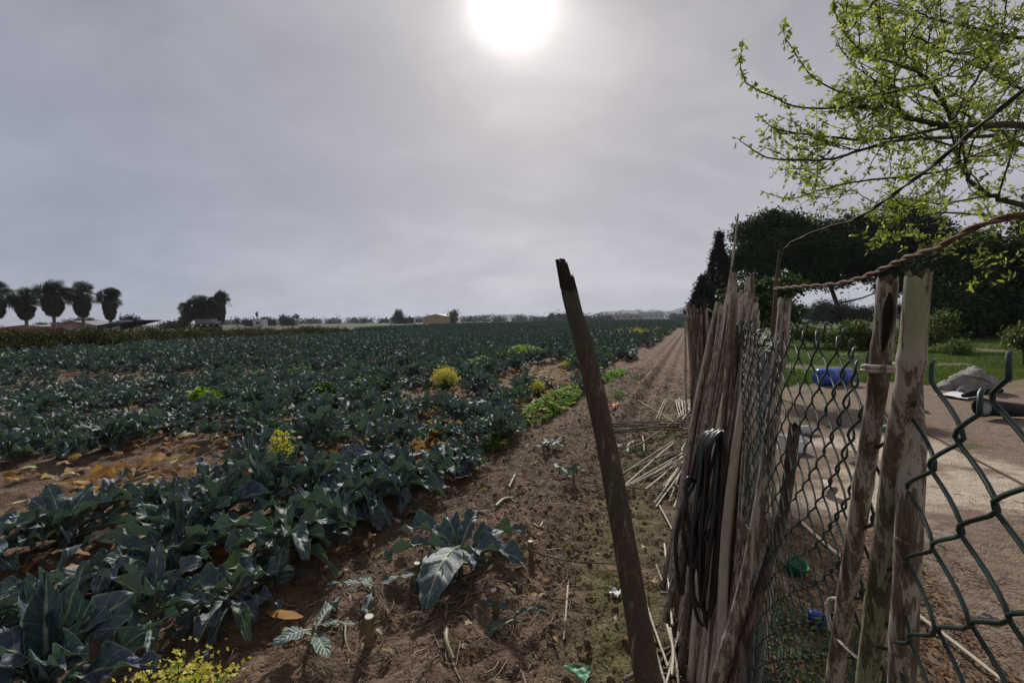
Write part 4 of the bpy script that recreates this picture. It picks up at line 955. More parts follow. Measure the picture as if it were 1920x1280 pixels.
# A: thick leaning cane with a splintered top
PA = [U(1064, 530, .84), U(1078, 590, .83), U(1096, 650, .82), U(1128, 790, .80), U(1152, 910, .77), U(1182, 1080, .73), U(1216, 1280, .68)]
PA.append(to_ground(PA[-2], PA[-1])); mb = MB(); Q = resample(PA[::-1], 110)
L = np.concatenate([[0], np.cumsum(np.linalg.norm(np.diff(Q, axis=0), axis=1))]); rad = np.interp(L / L[-1], [0, .5, .9, 1], [.022, .0205, .0175, .0145])
nodeL = L[-1] - .125
rad = rad * (1 + .10 * np.exp(-((L - nodeL) / .010) ** 2) + .10 * np.exp(-((L - nodeL + .52) / .010) ** 2) + .04 * vnoise(L * 25, L * 0, 2))
nT = len(Q) - 7; tube(mb, Q[:nT + 1], rad[:nT + 1], 22, 0, .42, cap=False, jag=.012)
oA = mb.build('cane_stake', M['reedA'], origin=tuple(Q[0])); tag(oA, 'thick brown cane leaning left in front of the field, top splintered', 'cane')
sp = MB(); tube(sp, Q[nT - 1:], rad[nT - 1:] * .985, 22, 0, .5, cap=False, jag=.02); axisA = norm(Q[-1] - Q[-4]); nA = norm(np.cross(axisA, [0, 1, 0])); bA = np.cross(axisA, nA)
for k in range(13):
    a = k / 13 * 6.28; h_ = [.020, .024, .015, .020, -.004, -.02, -.022, -.012, .018, -.015, -.022, -.02, .008][k]; w_ = [.0066, .0066, .0064, .0064, .004, .004, .004, .003, .0026, .003, .004, .004, .006][k]; tp_ = .8 if k in (0, 1, 2, 3) else .25
    c0 = Q[-3] + (nA * math.cos(a) + bA * math.sin(a)) * .0146; ta = (-nA * math.sin(a) + bA * math.cos(a)); out = (nA * math.cos(a) + bA * math.sin(a))
    q0, q1 = c0, c0 + axisA * (.03 + h_) - out * random.uniform(-.002, .004)
    sp.add([q0 - ta * w_, q0 + ta * w_, q1 + ta * w_ * tp_, q1 - ta * w_ * tp_ + axisA * .004, q0 - ta * w_ - out * .003, q0 + ta * w_ - out * .003, q1 + ta * w_ * tp_ - out * .002, q1 - ta * w_ * tp_ + axisA * .003 - out * .002],
           [[0, 1, 2, 3], [5, 4, 7, 6], [0, 3, 7, 4], [1, 5, 6, 2], [3, 2, 6, 7]])
sp.build('splintered_tip', M['splint'], oA, smoothf=False)
# two flaking canes and a third below
def fz(x, d=.03): return 159.0 / (x - 1300) - d
single_cane([(1664, 534, fz(1664)), (1650, 690, fz(1650)), (1615, 930, fz(1615)), (1563, 1280, fz(1563))], .0080, .0128, 'reedB', 'flaking bark cane with a dark split near its top, left of the thickest one', .155)
single_cane([(1721, 524, fz(1721, .02)), (1706, 700, fz(1706, .02)), (1680, 850, fz(1680, .02)), (1626, 1280, fz(1626, .02))], .0086, .0138, 'reedG', 'thickest flaking cane, greenish at the top, tied to the wire fence', .27)
single_cane([(1712, 600, .450), (1706, 720, .425), (1709, 840, .395), (1704, 1000, .390), (1690, 1280, .415)], .0095, .0118, 'reedB', 'shorter patchy cane pressed against the right of the thickest cane', .2)
# dark split on the left one
mb = MB(); Pd = [U(1668, 548, .385), U(1664, 600, .39), U(1655, 660, .40)]
a_, b2, c2 = Pd; mb2 = MB(); tube(mb2, resample([a_, b2, c2], 10), np.array([.001, .003, .004, .0045, .0045, .004, .0035, .003, .002, .0006]) * 1.15, 6)
oS = [x for x in bpy.data.objects if x.get('label', '').startswith('flaking bark cane with')][0]; mb2.build('split', M['splint'], oS)
G3 = 'pale canes leaning by the concrete post'
single_cane([(1472, 562, 1.12), (1464, 650, 1.12), (1447, 800, 1.13), (1424, 960, 1.14), (1394, 1110, 1.16), (1345, 1280, 1.18)], .0145, .0195, 'reedB', 'slanting grey-brown cane in front of the concrete post', .3)
single_cane([(1490, 800, 1.05), (1470, 950, 1.1), (1432, 1080, 1.14), (1375, 1280, 1.16)], .012, .016, 'reedK', 'darker bent cane close behind the slanting grey-brown one', .3)
single_cane([(1384, 402, 2.6), (1373, 490, 2.6), (1359, 585, 2.6)], .005, .010, 'reedP', 'very tall thin stake rising above the reed bundle against the sky', .25)
single_cane([(1462, 474, 1.5), (1453, 560, 1.5), (1444, 690, 1.5)], .005, .009, 'reedK', 'thin dark stake right of the reed bundle under the pines', .25)
# reed bundle: canes standing tight together
def reeds(root, n, foot, top, m_, rr=(.006, .012), seed=1, node=.2, bend=.03):
    g = np.random.default_rng(seed)
    for k in range(n):
        q = (k + g.random()) / n
        f0 = foot(q, g); t0 = top(q, g); m0 = (f0 + t0) / 2 + g.normal(size=3) * bend * np.array([1, 1, 0])
        r_ = g.uniform(*rr); mb = MB(); cane(mb, [f0, m0, t0], r_ * 1.15, r_ * .8, node, 8, g.uniform(.25, .8), n=34, noise_=.12); mb.build('cane', M[m_[int(g.integers(len(m_)))]], root)
fb = W(.02, 2.6); rb = empty('reed_bundle', fb, 'thick bundle of dry brown canes standing against the wire fence', 'reed bundle')
def bpts(q, g):
    Z = 2.75 - 1.0 * q + g.normal(0, .07); top = U(1342 + 78 * q + g.normal(0, 3), 597 - 26 * math.sin(q * 2.8) + g.normal(0, 20), Z)
    low = U(1270 + 118 * q ** 1.1 + g.normal(0, 5), 1000, Z - .12); return top, to_ground(top, low, .02)
BP = {}
def foot1(q, g):
    BP['p'] = bpts(q, g); return BP['p'][1]
def top1(q, g): return BP['p'][0]
reeds(rb, 98, foot1, top1, ['reedD', 'reedD', 'reedD', 'reedP'], (.008, .0165), 4, bend=.02)
rb3 = empty('reed_bundle', G(1340, 1290), 'slim bunch of long pale-brown canes leaning right of the pipe coil', 'reed bundle')
def foot1b(q, g):
    p = G(1330 + 95 * q, 1290 + 90 * g.random()); p[2] = -.02; return p
reeds(rb3, 14, foot1b, lambda q, g: U(1378 + 34 * q, 575 + g.normal(0, 25), 1.95), ['reedD', 'reedP'], (.008, .014), 6)
rb2 = empty('reed_screen', W(.1, 4.2), 'farther row of thin reddish-brown canes behind the thick bundle', 'reed screen')
def foot2(q, g):
    p = W(.10 + g.normal(0, .04), 3.5 + 3.2 * (1 - q)); p[2] = -.02; return p
def top2(q, g):
    p = W(.02 + g.normal(0, .05), 3.4 + 3.3 * (1 - q)); p[2] = 1.58 + g.normal(0, .07); return p
reeds(rb2, 62, foot2, top2, ['reedK', 'reedD'], (.008, .013), 5, bend=.018)
mb = MB(); tube(mb, resample([U(1325, 578, 3.6), U(1343, 590, 3.55)], 5), .006, 6); tag(mb.build('cross_cane', M['reedP']), 'short pale cane laid across the tops of the farther row', 'cane')
# chain-link
SF = .178; ft = 1.505
fence = empty('chain_link_fence', W(SF, 1.0), 'green coated chain-link fence running away along the bare track', 'wire fence')
mb = MB(); Hh, Dd = .084, .066
def fdef(t_, z): return .012 * np.sin(t_ * 5 + z * 2) * np.clip(z / 1.5, 0, 1) + .022 * fbm(t_ * 4, z * 3, 2, 4) * np.clip(z, 0, 1)
tw = -.3; iw = 0
while tw < 7.5:
    far = tw > 2.2; top = ft + .02 * math.sin(tw * 9) + (.008 if iw % 2 else -.01); nz = int(top / Dd * (12 if not far else 8))
    zz = np.linspace(0.0, top, nz); ph = zz / Dd * 2 * np.pi + (np.pi if iw % 2 else 0)
    xs = (Hh / 4 * 1.10) * (np.arcsin(.955 * np.sin(ph)) / np.arcsin(.955)); dn = .0025 * np.cos(ph)
    gx = .010 * fbm(tw * 3 + zz * 0, zz * 5, 2, 12) + .006 * np.sin(zz * 9 + tw)
    tt_ = tw + xs + gx; s_ = SF + dn + fdef(tw + 0 * zz, zz)
    P = np.stack([tt_ * SA + s_ * CA, tt_ * CA - s_ * SA, zz + .006 * fbm(tw * 5 + 0 * zz, zz * 4, 2, 15)], -1)
    if not far or True:
        e = P[-1]; hk = [e + np.array([0.004, .004, .012]), e + np.array([.012, .01, .014])]; P = np.vstack([P, hk])
    tube(mb, P, .0016, 6 if not far else 4, 0, .5, cap=not far); tw += Hh / 2; iw += 1
mb.build('wire_mesh', M['wire'], fence)
mb = MB(); pp = [W(SF + .035, 1.62, -.02), W(SF + .03, 1.58, 1.44)]
pp = [U(1404, 1200, 1.52), U(1440, 657, 1.40)]; pp[0] = to_ground(pp[1], pp[0], .02)
Q = resample(pp, 20); box_r = .021; tube(mb, Q, box_r * (1 + .04 * vnoise(np.arange(20) * .9, np.zeros(20))), 4, 0, .5); near_post = mb.build('post', M['post'], fence, smoothf=False)
for tpost in (4.6, 7.4):
    mb = MB(); tube(mb, resample([W(SF + .03, tpost, -.02), W(SF + .03, tpost, 1.5)], 8), .022, 4); mb.build('post', M['post'], fence, smoothf=False)
def wireobj(pts, r_, label, m_='tie', n=40, name='tie_wire', cat='wire', parent=None, coil=0, turns=0):
    P = resample([U(*p) for p in pts], n)
    if coil:
        T_ = norm(np.gradient(P, axis=0)); N_ = norm(np.cross(T_, [0, 0, 1.0])); B_ = np.cross(T_, N_); a = np.linspace(0, turns * 2 * np.pi, n)[:, None]; P = P + coil * (np.cos(a) * N_ + np.sin(a) * B_)
    mb = MB(); tube(mb, P, r_, 6); o = mb.build(name, M[m_], parent)
    return o if parent is not None else tag(o, label, cat)
# knots of tie wire on the post top
for k in range(9):
    x0, y0 = 1440 + random.uniform(-16, 12), 640 + random.uniform(-22, 30)
    wireobj([(x0 - 18, y0 + 8, 1.38), (x0, y0 - 8, 1.36), (x0 + 16, y0 + 4, 1.38), (x0 + 2, y0 + 10, 1.42)], .0017, '', 'wire' if k % 2 else 'tie', 20, 'tie_wire', parent=near_post)
wireobj([(1398, 830, 1.2), (1396, 880, 1.2), (1392, 935, 1.2), (1390, 965, 1.19), (1402, 990, 1.18), (1410, 980, 1.18)], .0014, 'thin pale wire hanging with a hook in front of the concrete post')
wireobj([(1550, 1130, .56), (1552, 1150, .56), (1562, 1185, .555), (1578, 1205, .53), (1612, 1235, .50), (1632, 1225, .47)], .0022, 'pale twine looped round the feet of the flaking canes', 'reedP', name='twine', cat='twine')
wireobj([(1557, 1180, .56), (1552, 1128, .56), (1570, 1124, .55), (1572, 1150, .55)], .0022, 'short pale bent twig caught in the mesh by the left flaking cane', 'reedP', name='twig_piece', cat='twig')
# tie round left flaking cane's node
mb = MB(); c0 = U(1651, 690, .42); a = np.linspace(0, 4.3 * np.pi, 50); P = c0 + np.stack([np.cos(a) * .0135, np.sin(a) * .0135, np.linspace(-.004, .004, 50)], -1); tube(mb, P, .0022, 6)
tag(mb.build('cord_tie', M['reedP']), 'cord wound round the joint of the left flaking cane', 'cord')
# ropes
def rope(pts, r_, label, strands_=2, tw_=26, m_='rope', n=260, name='rope'):
    P = resample([U(*p) for p in pts], n); T_ = norm(np.gradient(P, axis=0)); N_ = norm(np.cross(T_, [0, 0, 1.0])); B_ = np.cross(T_, N_); mb = MB()
    L = np.concatenate([[0], np.cumsum(np.linalg.norm(np.diff(P, axis=0), axis=1))])
    for s_ in range(strands_):
        a = (L * tw_ * 2 * np.pi + s_ * 2 * np.pi / strands_)[:, None]; tube(mb, P + r_ * .62 * (np.cos(a) * N_ + np.sin(a) * B_), r_ * .62 * (1 + .12 * vnoise(L * 60, L * 0 + s_, 2)), 7)
    return tag(mb.build(name, M[m_]), label, name)
rope([(1452, 541, 1.12), (1500, 537, 1.0), (1560, 533, .9), (1610, 522, .82), (1655, 504, .75), (1700, 483, .68), (1755, 465, .62), (1800, 440, .58), (1850, 418, .55), (1920, 402, .52), (2050, 385, .5)], .0037, 'twisted rusty-brown rope strung from the slanting cane up to the right', 2, 13)
rope([(1466, 480, 1.5), (1480, 458, 1.4), (1535, 432, 1.3), (1600, 412, 1.2), (1650, 382, 1.1), (1700, 346, 1.0), (1750, 310, .92), (1796, 270, .86), (1850, 225, .8), (1920, 168, .75), (2050, 60, .7)], .0036, 'dark dead vine stretched diagonally across the leafy branches', 2, 7, 'twig', name='vine')
for k, (x, y) in enumerate(((1520, 532), (1580, 525), (1630, 512), (1690, 484))):
    pass
# hose coil
mb = MB(); gh2 = np.random.default_rng(4); pts = []
loops = [(1268, 1108, 1290), (1282, 1060, 1322), (1296, 1130, 1330), (1300, 1165, 1340), (1288, 1010, 1352), (1312, 1150, 1345), (1306, 1090, 1335), (1318, 1172, 1338)]
for k, (xl, yb, xr) in enumerate(loops):
    zt = 1.80 - .012 * k; zb = 1.80 - .03 * (k % 3)
    xt = 1338 + k * 2.4
    pts += [U(xt, 806 + (k % 3) * 3, zt), U(xt - 22, 822 + 2 * k, zt - .01), U((xl + xt - 26) / 2 + 4, 900, zb), U(xl, yb - 110, zb - .02), U(xl + 3, yb - 25, zb - .02), U((xl + xr) / 2, yb + 4, zb - .03), U(xr - 4, yb - 60, zb - .04), U((xr + xt) / 2 + 4, 930, zb - .03), U(xt + 6, 835, zt - .03)]
pts.append(U(1350, 812, 1.74)); P = resample(pts, 620); tube(mb, P, .0078, 8, 0)
tag(mb.build('hose_coil', M['hose'], origin=tuple(U(1350, 806, 2.0))), 'coil of black irrigation pipe hung on the front of the reed bundle', 'hose')

# canes on the ground
GCN = 'loose canes heaped on the ground by the reed bundle'
def gcane(x0, y0, x1, y1, r_, m_, label, z0=.02, z1=.02, ox=1080, oy=640, k=4.0, bend=0):
    a = G(ox + x0 / k, oy + y0 / k); b2 = G(ox + x1 / k, oy + y1 / k)
    a = G(ox + x0 / k, oy + y0 / k, gz(a) + z0); b2 = G(ox + x1 / k, oy + y1 / k, gz(b2) + z1)
    mid_ = (a + b2) / 2 + np.array([random.gauss(0, .01), random.gauss(0, .01) + bend, .0]); mb = MB(); cane(mb, [a, mid_, b2], r_, r_ * .8, .2, 8, random.uniform(.35, .8), n=24)
    return tag(mb.build('loose_cane', M[m_]), label, 'cane', GCN)
fan = 'pale dry cane of the fanned heap at the foot of the reed bundle'
for x0, y0, x1, y1 in ((735, 745, 330, 1005), (735, 760, 350, 1095), (800, 840, 350, 1100), (920, 770, 590, 1210), (905, 780, 600, 1240), (900, 800, 735, 1245), (835, 770, 700, 1200), (800, 860, 515, 1115), (880, 800, 640, 1100), (720, 900, 380, 1090), (800, 815, 640, 890), (870, 830, 470, 1060), (915, 790, 670, 1090), (820, 765, 790, 850), (940, 800, 760, 1180), (760, 820, 420, 950), (860, 880, 560, 1030)):
    gcane(x0, y0, x1, y1, random.uniform(.008, .011), 'reedP', fan, random.uniform(.05, .10), .015)
dk = 'dark brown cane of the flat heap lying across the track'
for x0, y0, x1, y1 in ((250, 600, 930, 600), (250, 632, 930, 640), (255, 668, 900, 622), (255, 680, 800, 612), (260, 655, 930, 662), (470, 778, 940, 470), (250, 615, 700, 640), (400, 640, 930, 610), (240, 690, 640, 655), (600, 600, 935, 680), (350, 605, 930, 630)):
    gcane(x0, y0, x1, y1, random.uniform(.009, .012), 'reedK', dk, random.uniform(.02, .08), random.uniform(.05, .12))
wh = 'short curved pale cane piled beyond the flat heap against the farther reeds'
for k in range(15):
    x0 = 748 + k * 13; y0 = 430 + random.uniform(-15, 20); gcane(x0, y0, x0 + 38 - 6 * k + random.uniform(-12, 12), 590 - random.uniform(0, 40), .008, 'reedP', wh, random.uniform(.05, .16), .02, bend=random.uniform(-.05, .05))
for k in range(8): gcane(760 + 20 * k, 590 - random.uniform(0, 30), 860 + 12 * k, 470 + random.uniform(-30, 30), .008, 'reedP', wh, random.uniform(.03, .1), random.uniform(.05, .15))
gcane(370, 382, 905, 700, .006, 'reedP', 'long thin pale cane slanting across the dark flat heap', .02, .09)
gcane(665, 440, 600, 580, .008, 'reedP', 'pale cane of the small pair standing out beyond the dark heap', .08, .02)
gcane(680, 445, 618, 578, .008, 'reedP', 'pale cane of the small pair standing out beyond the dark heap', .10, .02)
gcane(500, 710, 512, 828, .008, 'reedP', 'stubby pale cane end sticking out below the dark heap', .05, .02)
gcane(20, 1045, 870, 1152, .006, 'reedK', 'long thin cane reaching from the leaning cane to the reed bundle', .02, .05)
br = 'thin bare cane standing crossed at the foot of the leaning cane'
for x0, y0, x1, y1 in ((110, 610, 300, 1190), (275, 445, 322, 930), (310, 950, 285, 1290), (180, 975, 285, 1300), (385, 780, 300, 1180), (470, 980, 350, 1160), (225, 570, 262, 665), (245, 215, 320, 355), (330, 1080, 360, 1290), (290, 930, 320, 1230)):
    gcane(x0, y0, x1, y1, .0065, 'reedP', br, .05, .05, 1160, 880, 3.2)
for x0, y0, x1, y1 in ((210, 1110, 470, 990), (230, 1180, 430, 1010), (30, 1260, 120, 1200), (150, 1200, 460, 1060), (250, 740, 390, 735), (200, 1230, 380, 1250)):
    gcane(x0, y0, x1, y1, random.uniform(.008, .012), 'reedK', 'brown cane lying low under the crossed thin canes', .03, .03, 1160, 880, 3.2)
stalk([(885, 1067), (960, 1069), (1050, 1073), (1160, 1088)], .005, 'long thin purplish cane lying from the lone plant to the leaning cane', .5, 'reedK', 'loose_cane', 'cane', z0=.07)
# right of the fence, on the ground
stalk([(1712, 1160), (1790, 1218), (1880, 1290)], .010, 'pale cane lying on the yard soil at the bottom right', .8, 'reedP', 'loose_cane', 'cane', z0=.03)
stalk([(1500, 985), (1550, 1030), (1600, 1070)], .012, 'half buried pale cane behind the wire mesh', .7, 'reedP', 'loose_cane', 'cane', z0=.03)
stalk([(1720, 803), (1820, 858), (1930, 918)], .011, 'long rusty iron rod lying on the yard soil', .5, 'rust', 'iron_rod', 'rod', z0=.02)

# ------------------------------------------------------------------ yard things
def lathe(mb, prof, M3, P0, n=24, tint=.5, mat_=0):
    prof = np.array(prof, float); a = np.linspace(0, 2 * np.pi, n + 1); V = np.stack([prof[:, 1][:, None] * np.cos(a), prof[:, 1][:, None] * np.sin(a), np.broadcast_to(prof[:, 0][:, None], (len(prof), n + 1))], -1)
    V = V.reshape(-1, 3) @ np.array(M3).T + P0; i, j = np.meshgrid(np.arange(len(prof) - 1), np.arange(n), indexing='ij'); k = n + 1
    mb.add(V, np.stack([i * k + j, i * k + j + 1, (i + 1) * k + j + 1, (i + 1) * k + j], -1).reshape(-1, 4), mat_, None, tint)
def frame(ax, up=(0, 0, 1)):
    z = norm(np.array(ax, float)); x = norm(np.cross(up, z)); return np.stack([x, np.cross(z, x), z], 1)
bp = G(1566, 722); Zb = bp[1]; rB = mpx(16, Zb); p0 = U(1534, 706, Zb); p0[2] = rB; mb = MB(); Lb = mpx(72, Zb)
Mf = frame([1, .25, 0])
lathe(mb, [(0, .01), (0, rB * .82), (.03, rB * .96), (.12, rB), (.24, rB * .99), (.25, rB * 1.03), (.28, rB * 1.03), (.29, rB * .99), (.5, rB), (.58, rB), (.59, rB * 1.03), (.62, rB * 1.03), (.63, rB), (Lb - .06, rB * .99), (Lb - .02, rB * .9), (Lb - .02, .01)], Mf, p0, 32)
o = mb.build('barrel', M['blue']); tag(o, 'blue plastic barrel lying on its side at the lawn edge', 'barrel')
mb = MB()
for s_ in (-1, 1): lathe(mb, [(0, .005), (0, .03), (.025, .03), (.025, .005)], frame(-Mf[:, 2]), p0 + Mf[:, 1] * s_ * rB * .5 - Mf[:, 2] * .0, 12)
mb.build('bung', M['blue'], o)
def lump(name, px, py, size, m_, label, cat, seed=1, amp=.35, flat=.6, fr=2.2):
    p = G(px, py); mb = MB(); n1_, n2_ = 40, 24; th = np.linspace(0, 2 * np.pi, n1_ + 1); ph = np.linspace(.02, np.pi * .62, n2_)
    TH, PH = np.meshgrid(th, ph); x, y, z = np.cos(TH) * np.sin(PH), np.sin(TH) * np.sin(PH), np.cos(PH)
    r_ = 1 + amp * fbm(x * fr + seed, y * fr + z * fr, 4, seed); V = np.stack([x * r_ * size[0], y * r_ * size[1], np.maximum((z + .15) * r_, -.3) * size[2]], -1).reshape(-1, 3) + p
    i, j = np.meshgrid(np.arange(n2_ - 1), np.arange(n1_), indexing='ij'); k = n1_ + 1
    mb.add(V, np.stack([i * k + j, i * k + j + 1, (i + 1) * k + j + 1, (i + 1) * k + j], -1).reshape(-1, 4)); return tag(mb.build(name, M[m_]), label, cat)
lump('rubble_heap', 1822, 733, (.38, .35, .38), 'rock', 'grey rubble mound at the lawn edge right of the canes', 'rubble', 3, .4)
lump('rubble_heap', 1780, 730, (.22, .22, .15), 'rock', 'small reddish rubble left of the grey mound', 'rubble', 6, .4)
mb = MB(); q = U(1832, 702, 8.7); box(mb, q + [.05, 0, -.10], (.42, .3, .015), (1, .1, -.45)); tag(mb.build('board', M['post'], smoothf=False), 'thin grey board leaning on the rubble mound', 'board')
def sheet(name, corners, m_, label, cat, z=.02, crump=.02, n=12, seed=1):
    C4 = [G(*c) for c in corners]; mb = MB(); V = []
    for i_ in range(n):
        for j_ in range(n):
            u_, v_ = i_ / (n - 1), j_ / (n - 1); p = (C4[0] * (1 - u_) + C4[1] * u_) * (1 - v_) + (C4[3] * (1 - u_) + C4[2] * u_) * v_; p = p + np.array([0, 0, z + gz(p) * .5 + crump * (1 + fbm(u_ * 4, v_ * 4, 3, seed))]); V.append(p)
    V = np.array(V); i, j = np.meshgrid(np.arange(n - 1), np.arange(n - 1), indexing='ij'); ff = np.stack([i * n + j, (i + 1) * n + j, (i + 1) * n + j + 1, i * n + j + 1], -1).reshape(-1, 4)
    mb.add(V, ff); mb.add(V - [0, 0, .004], ff[:, ::-1]); return tag(mb.build(name, M[m_]), label, cat)
sheet('plastic_sheet', [(1752, 742), (1790, 737), (1838, 746), (1812, 752)], 'white', 'crumpled white sheet lying on the soil in front of the rubble', 'sheet')
sheet('plastic_rag', [(1056, 1262), (1080, 1258), (1110, 1264), (1098, 1292)], 'greenp', 'scrap of green plastic on the soil at the bottom edge', 'rag', .02, .015)
sheet('paper_scrap', [(1142, 1120), (1152, 1112), (1166, 1118), (1158, 1132)], 'white', 'crumpled white paper scrap touching the leaning cane', 'paper', .01, .02)
# black tub
tb = G(1885, 787); mb = MB(); Zt = tb[1]; w_ = mpx(85, Zt); Mt = frame([-1, -.12, .10]); p0 = tb + np.array([w_ * .5, .1, .12])
lathe(mb, [(0, .01), (0, .10), (.3, .112), (.62, .125), (.64, .14), (.66, .14), (.66, .12), (.3, .104), (.012, .09), (.012, .01)], Mt, p0, 30); oT = mb.build('tub', M['blackp']); tag(oT, 'black plastic tub lying with its pale mouth towards the left', 'tub')
mb = MB(); lathe(mb, [(.60, .01), (.60, .112), (.605, .112), (.605, .01)], Mt, p0, 24); mb.build('liner', M['greyp'], oT)
tag_ = 'dark rounded tool lying on the rubble mound'
mb = MB(); tube(mb, resample([U(1805, 742, 7.8), U(1835, 735, 7.8), U(1880, 732, 7.7)], 9), np.array([.03, .05, .06, .065, .065, .06, .05, .045, .03]), 10); tag(mb.build('rubber_pipe', M['blackp']), 'short black rubber pipe lying in front of the rubble mound', 'pipe')
# white crate
wb = G(1497, 850); mb = MB(); Zw = wb[1]; s_ = mpx(32, Zw)
c0 = wb + np.array([0, .1, s_ * .5])
for d_, sz in (((0, 0, -.45), (1, 1, .06)), ((-.47, 0, 0), (.06, 1, .9)), ((.47, 0, 0), (.06, 1, .9)), ((0, -.47, -.1), (.88, .06, .7)), ((0, .47, 0), (.88, .06, .9))): box(mb, c0 + np.array(d_) * s_, np.array(sz) * s_ * np.array([1, 1, .9]), (1, .2, 0))
tag(mb.build('tray', M['white'], smoothf=False), 'small white open box behind the mesh beside the slanting cane', 'box')
gb = G(1510, 815); mb = MB(); lathe(mb, [(0, .005), (0, .045), (.05, .06), (.22, .06), (.26, .04), (.30, .02), (.33, .02), (.33, .004)], frame([1, .1, 0]), gb + [-.15, 0, .06], 20); tag(mb.build('bottle', M['greyp']), 'grey bottle lying on pale soil behind the mesh', 'bottle')
gc = G(1655, 812); mb = MB(); lathe(mb, [(0, .005), (0, .05), (.02, .055), (.13, .055), (.15, .05), (.15, .005)], frame([.4, -1, .3]), gc + [0, 0, .06], 20); tag(mb.build('can', M['greenp']), 'small green can seen between the two flaking canes', 'can')
gc = G(1515, 1165); mb = MB(); lathe(mb, [(0, .004), (0, .03), (.02, .034), (.06, .034), (.075, .02), (.09, .02), (.09, .004)], frame([.8, -.5, .1]), gc + [0, 0, .03], 20); tag(mb.build('bottle', M['blue']), 'small blue plastic bottle in the litter behind the mesh', 'bottle')
gc = G(1488, 1075); mb = MB(); lathe(mb, [(0, .004), (0, .05), (.07, .06), (.075, .062), (.075, .056), (.01, .045), (.01, .004)], frame([.2, -.3, 1]), gc + [0, 0, .01], 20); tag(mb.build('pot', M['greenp']), 'green plastic pot in the litter behind the mesh', 'pot')
gc = G(1543, 925); mb = MB(); lathe(mb, [(0, .004), (0, .045), (.1, .05), (.105, .052), (.105, .046), (.01, .04), (.01, .004)], frame([.1, -1, -.35]), gc + [0, 0, .09], 20); tag(mb.build('pot', M['reedP']), 'pale fallen cup behind the mesh beside pale soil', 'cup')
for k, (x, y, s_) in enumerate(((1562, 802, .07), (1580, 800, .05), (1735, 775, .06), (1700, 760, .06), (1600, 870, .04), (1850, 1160, .04), (1740, 1135, .03), (1650, 742, .05), (1345, 905, .03))):
    lump('stone', x, y, (s_, s_ * .8, s_ * .7), 'stone', ['brown stone on pale soil, left of a twin', 'brown stone on pale soil, right of a twin', 'small stone right of the thick cane', 'stone between lawn edge and thick cane', 'stone on pale soil left of the flaking canes', 'stone on pale yard soil at the lower right', 'tiny stone by the lying pale cane', 'stone by the lawn edge between the canes', 'pebble at the foot of the fanned canes'][k], 'stone', 10 + k, .4)
o = sheet('orange_leaf', [(1141, 768), (1150, 764), (1160, 768), (1152, 776)], 'orange', 'bright orange withered leaf right of the leaning cane', 'leaf', .03, .06, 7)
# lawn
mb = MB(); gg = np.random.default_rng(3); n = 60000; Yg = 9.6 + gg.random(n) ** 1.4 * 22; s_ = gg.uniform(.3, 1, n); Xg = Yg * (.58 + gg.random(n) * .72)
P = np.stack([Xg, Yg, 0 * Xg], -1); ss, tt_ = P[:, 0] * CA - P[:, 1] * SA, P[:, 0] * SA + P[:, 1] * CA; P[:, 2] = Hn(ss, tt_)
keep = (ss > .6) & (fbm(ss * .8, tt_ * .8, 3, 50) + (Yg - 10.2) * .8 > 0) & (fbm(ss * .5, tt_ * .5, 3, 52) < .55)
P = P[keep]; n = len(P)
bl = np.array([[-.12, 0, 0], [.12, 0, 0], [.05, .25, .8], [-.3, 0, .1], [-.1, .1, 0], [-.5, -.1, .7], [.1, 0, 0], [.35, .05, 0], [.5, -.2, .65]]); bf = np.array([[0, 1, 2], [3, 4, 5], [6, 7, 8]])
mb.inst(bl, bf, rotz(gg.uniform(0, 6.28, n)) * (gg.uniform(.03, .075, n))[:, None, None], P, np.clip(.5 + .35 * fbm(P[:, 0] * .6, P[:, 1] * .6, 3, 3) + gg.normal(size=n) * .12, 0, 1))
tag(mb.build('lawn_grass', M['grass'], smoothf=False), 'short green grass of the lawn behind the yard', 'grass', kind='stuff')
# rough litter, weeds right behind the fence foot
mb = MB(); n = 5200; s_ = gg.uniform(.2, 1.3, n); t_ = gg.uniform(.8, 3.8, n); P = np.stack([t_ * SA + s_ * CA, t_ * CA - s_ * SA, Hn(s_, t_) + .005], -1)
lv, lf, luv, _ = leaf_grid(4, 3, 1, .3, R(30), R(70), .05, 0, .4, pet=.1)
mb.inst(lv, lf, rotz(gg.uniform(0, 6.28, n)) * gg.uniform(.012, .036, n)[:, None, None], P, np.clip(gg.normal(.15, .2, n), 0, .62))
tag(mb.build('leaf_litter', M['dead']), 'dry leaf litter along the foot of the wire fence', 'leaf litter', kind='stuff')
mb = MB(); n = 1800; s_ = gg.uniform(.2, .8, n); t_ = gg.uniform(1.0, 2.6, n); P = np.stack([t_ * SA + s_ * CA, t_ * CA - s_ * SA, Hn(s_, t_) + gg.random(n) * .10], -1)
mb.inst(lv, lf, rotz(gg.uniform(0, 6.28, n)) * gg.uniform(.014, .042, n)[:, None, None], P, np.clip(gg.normal(-.1, .15, n), 0, 1))
tag(mb.build('fence_weeds', M['weed']), 'dark low weeds tangled behind the wire mesh', 'weeds', kind='stuff')

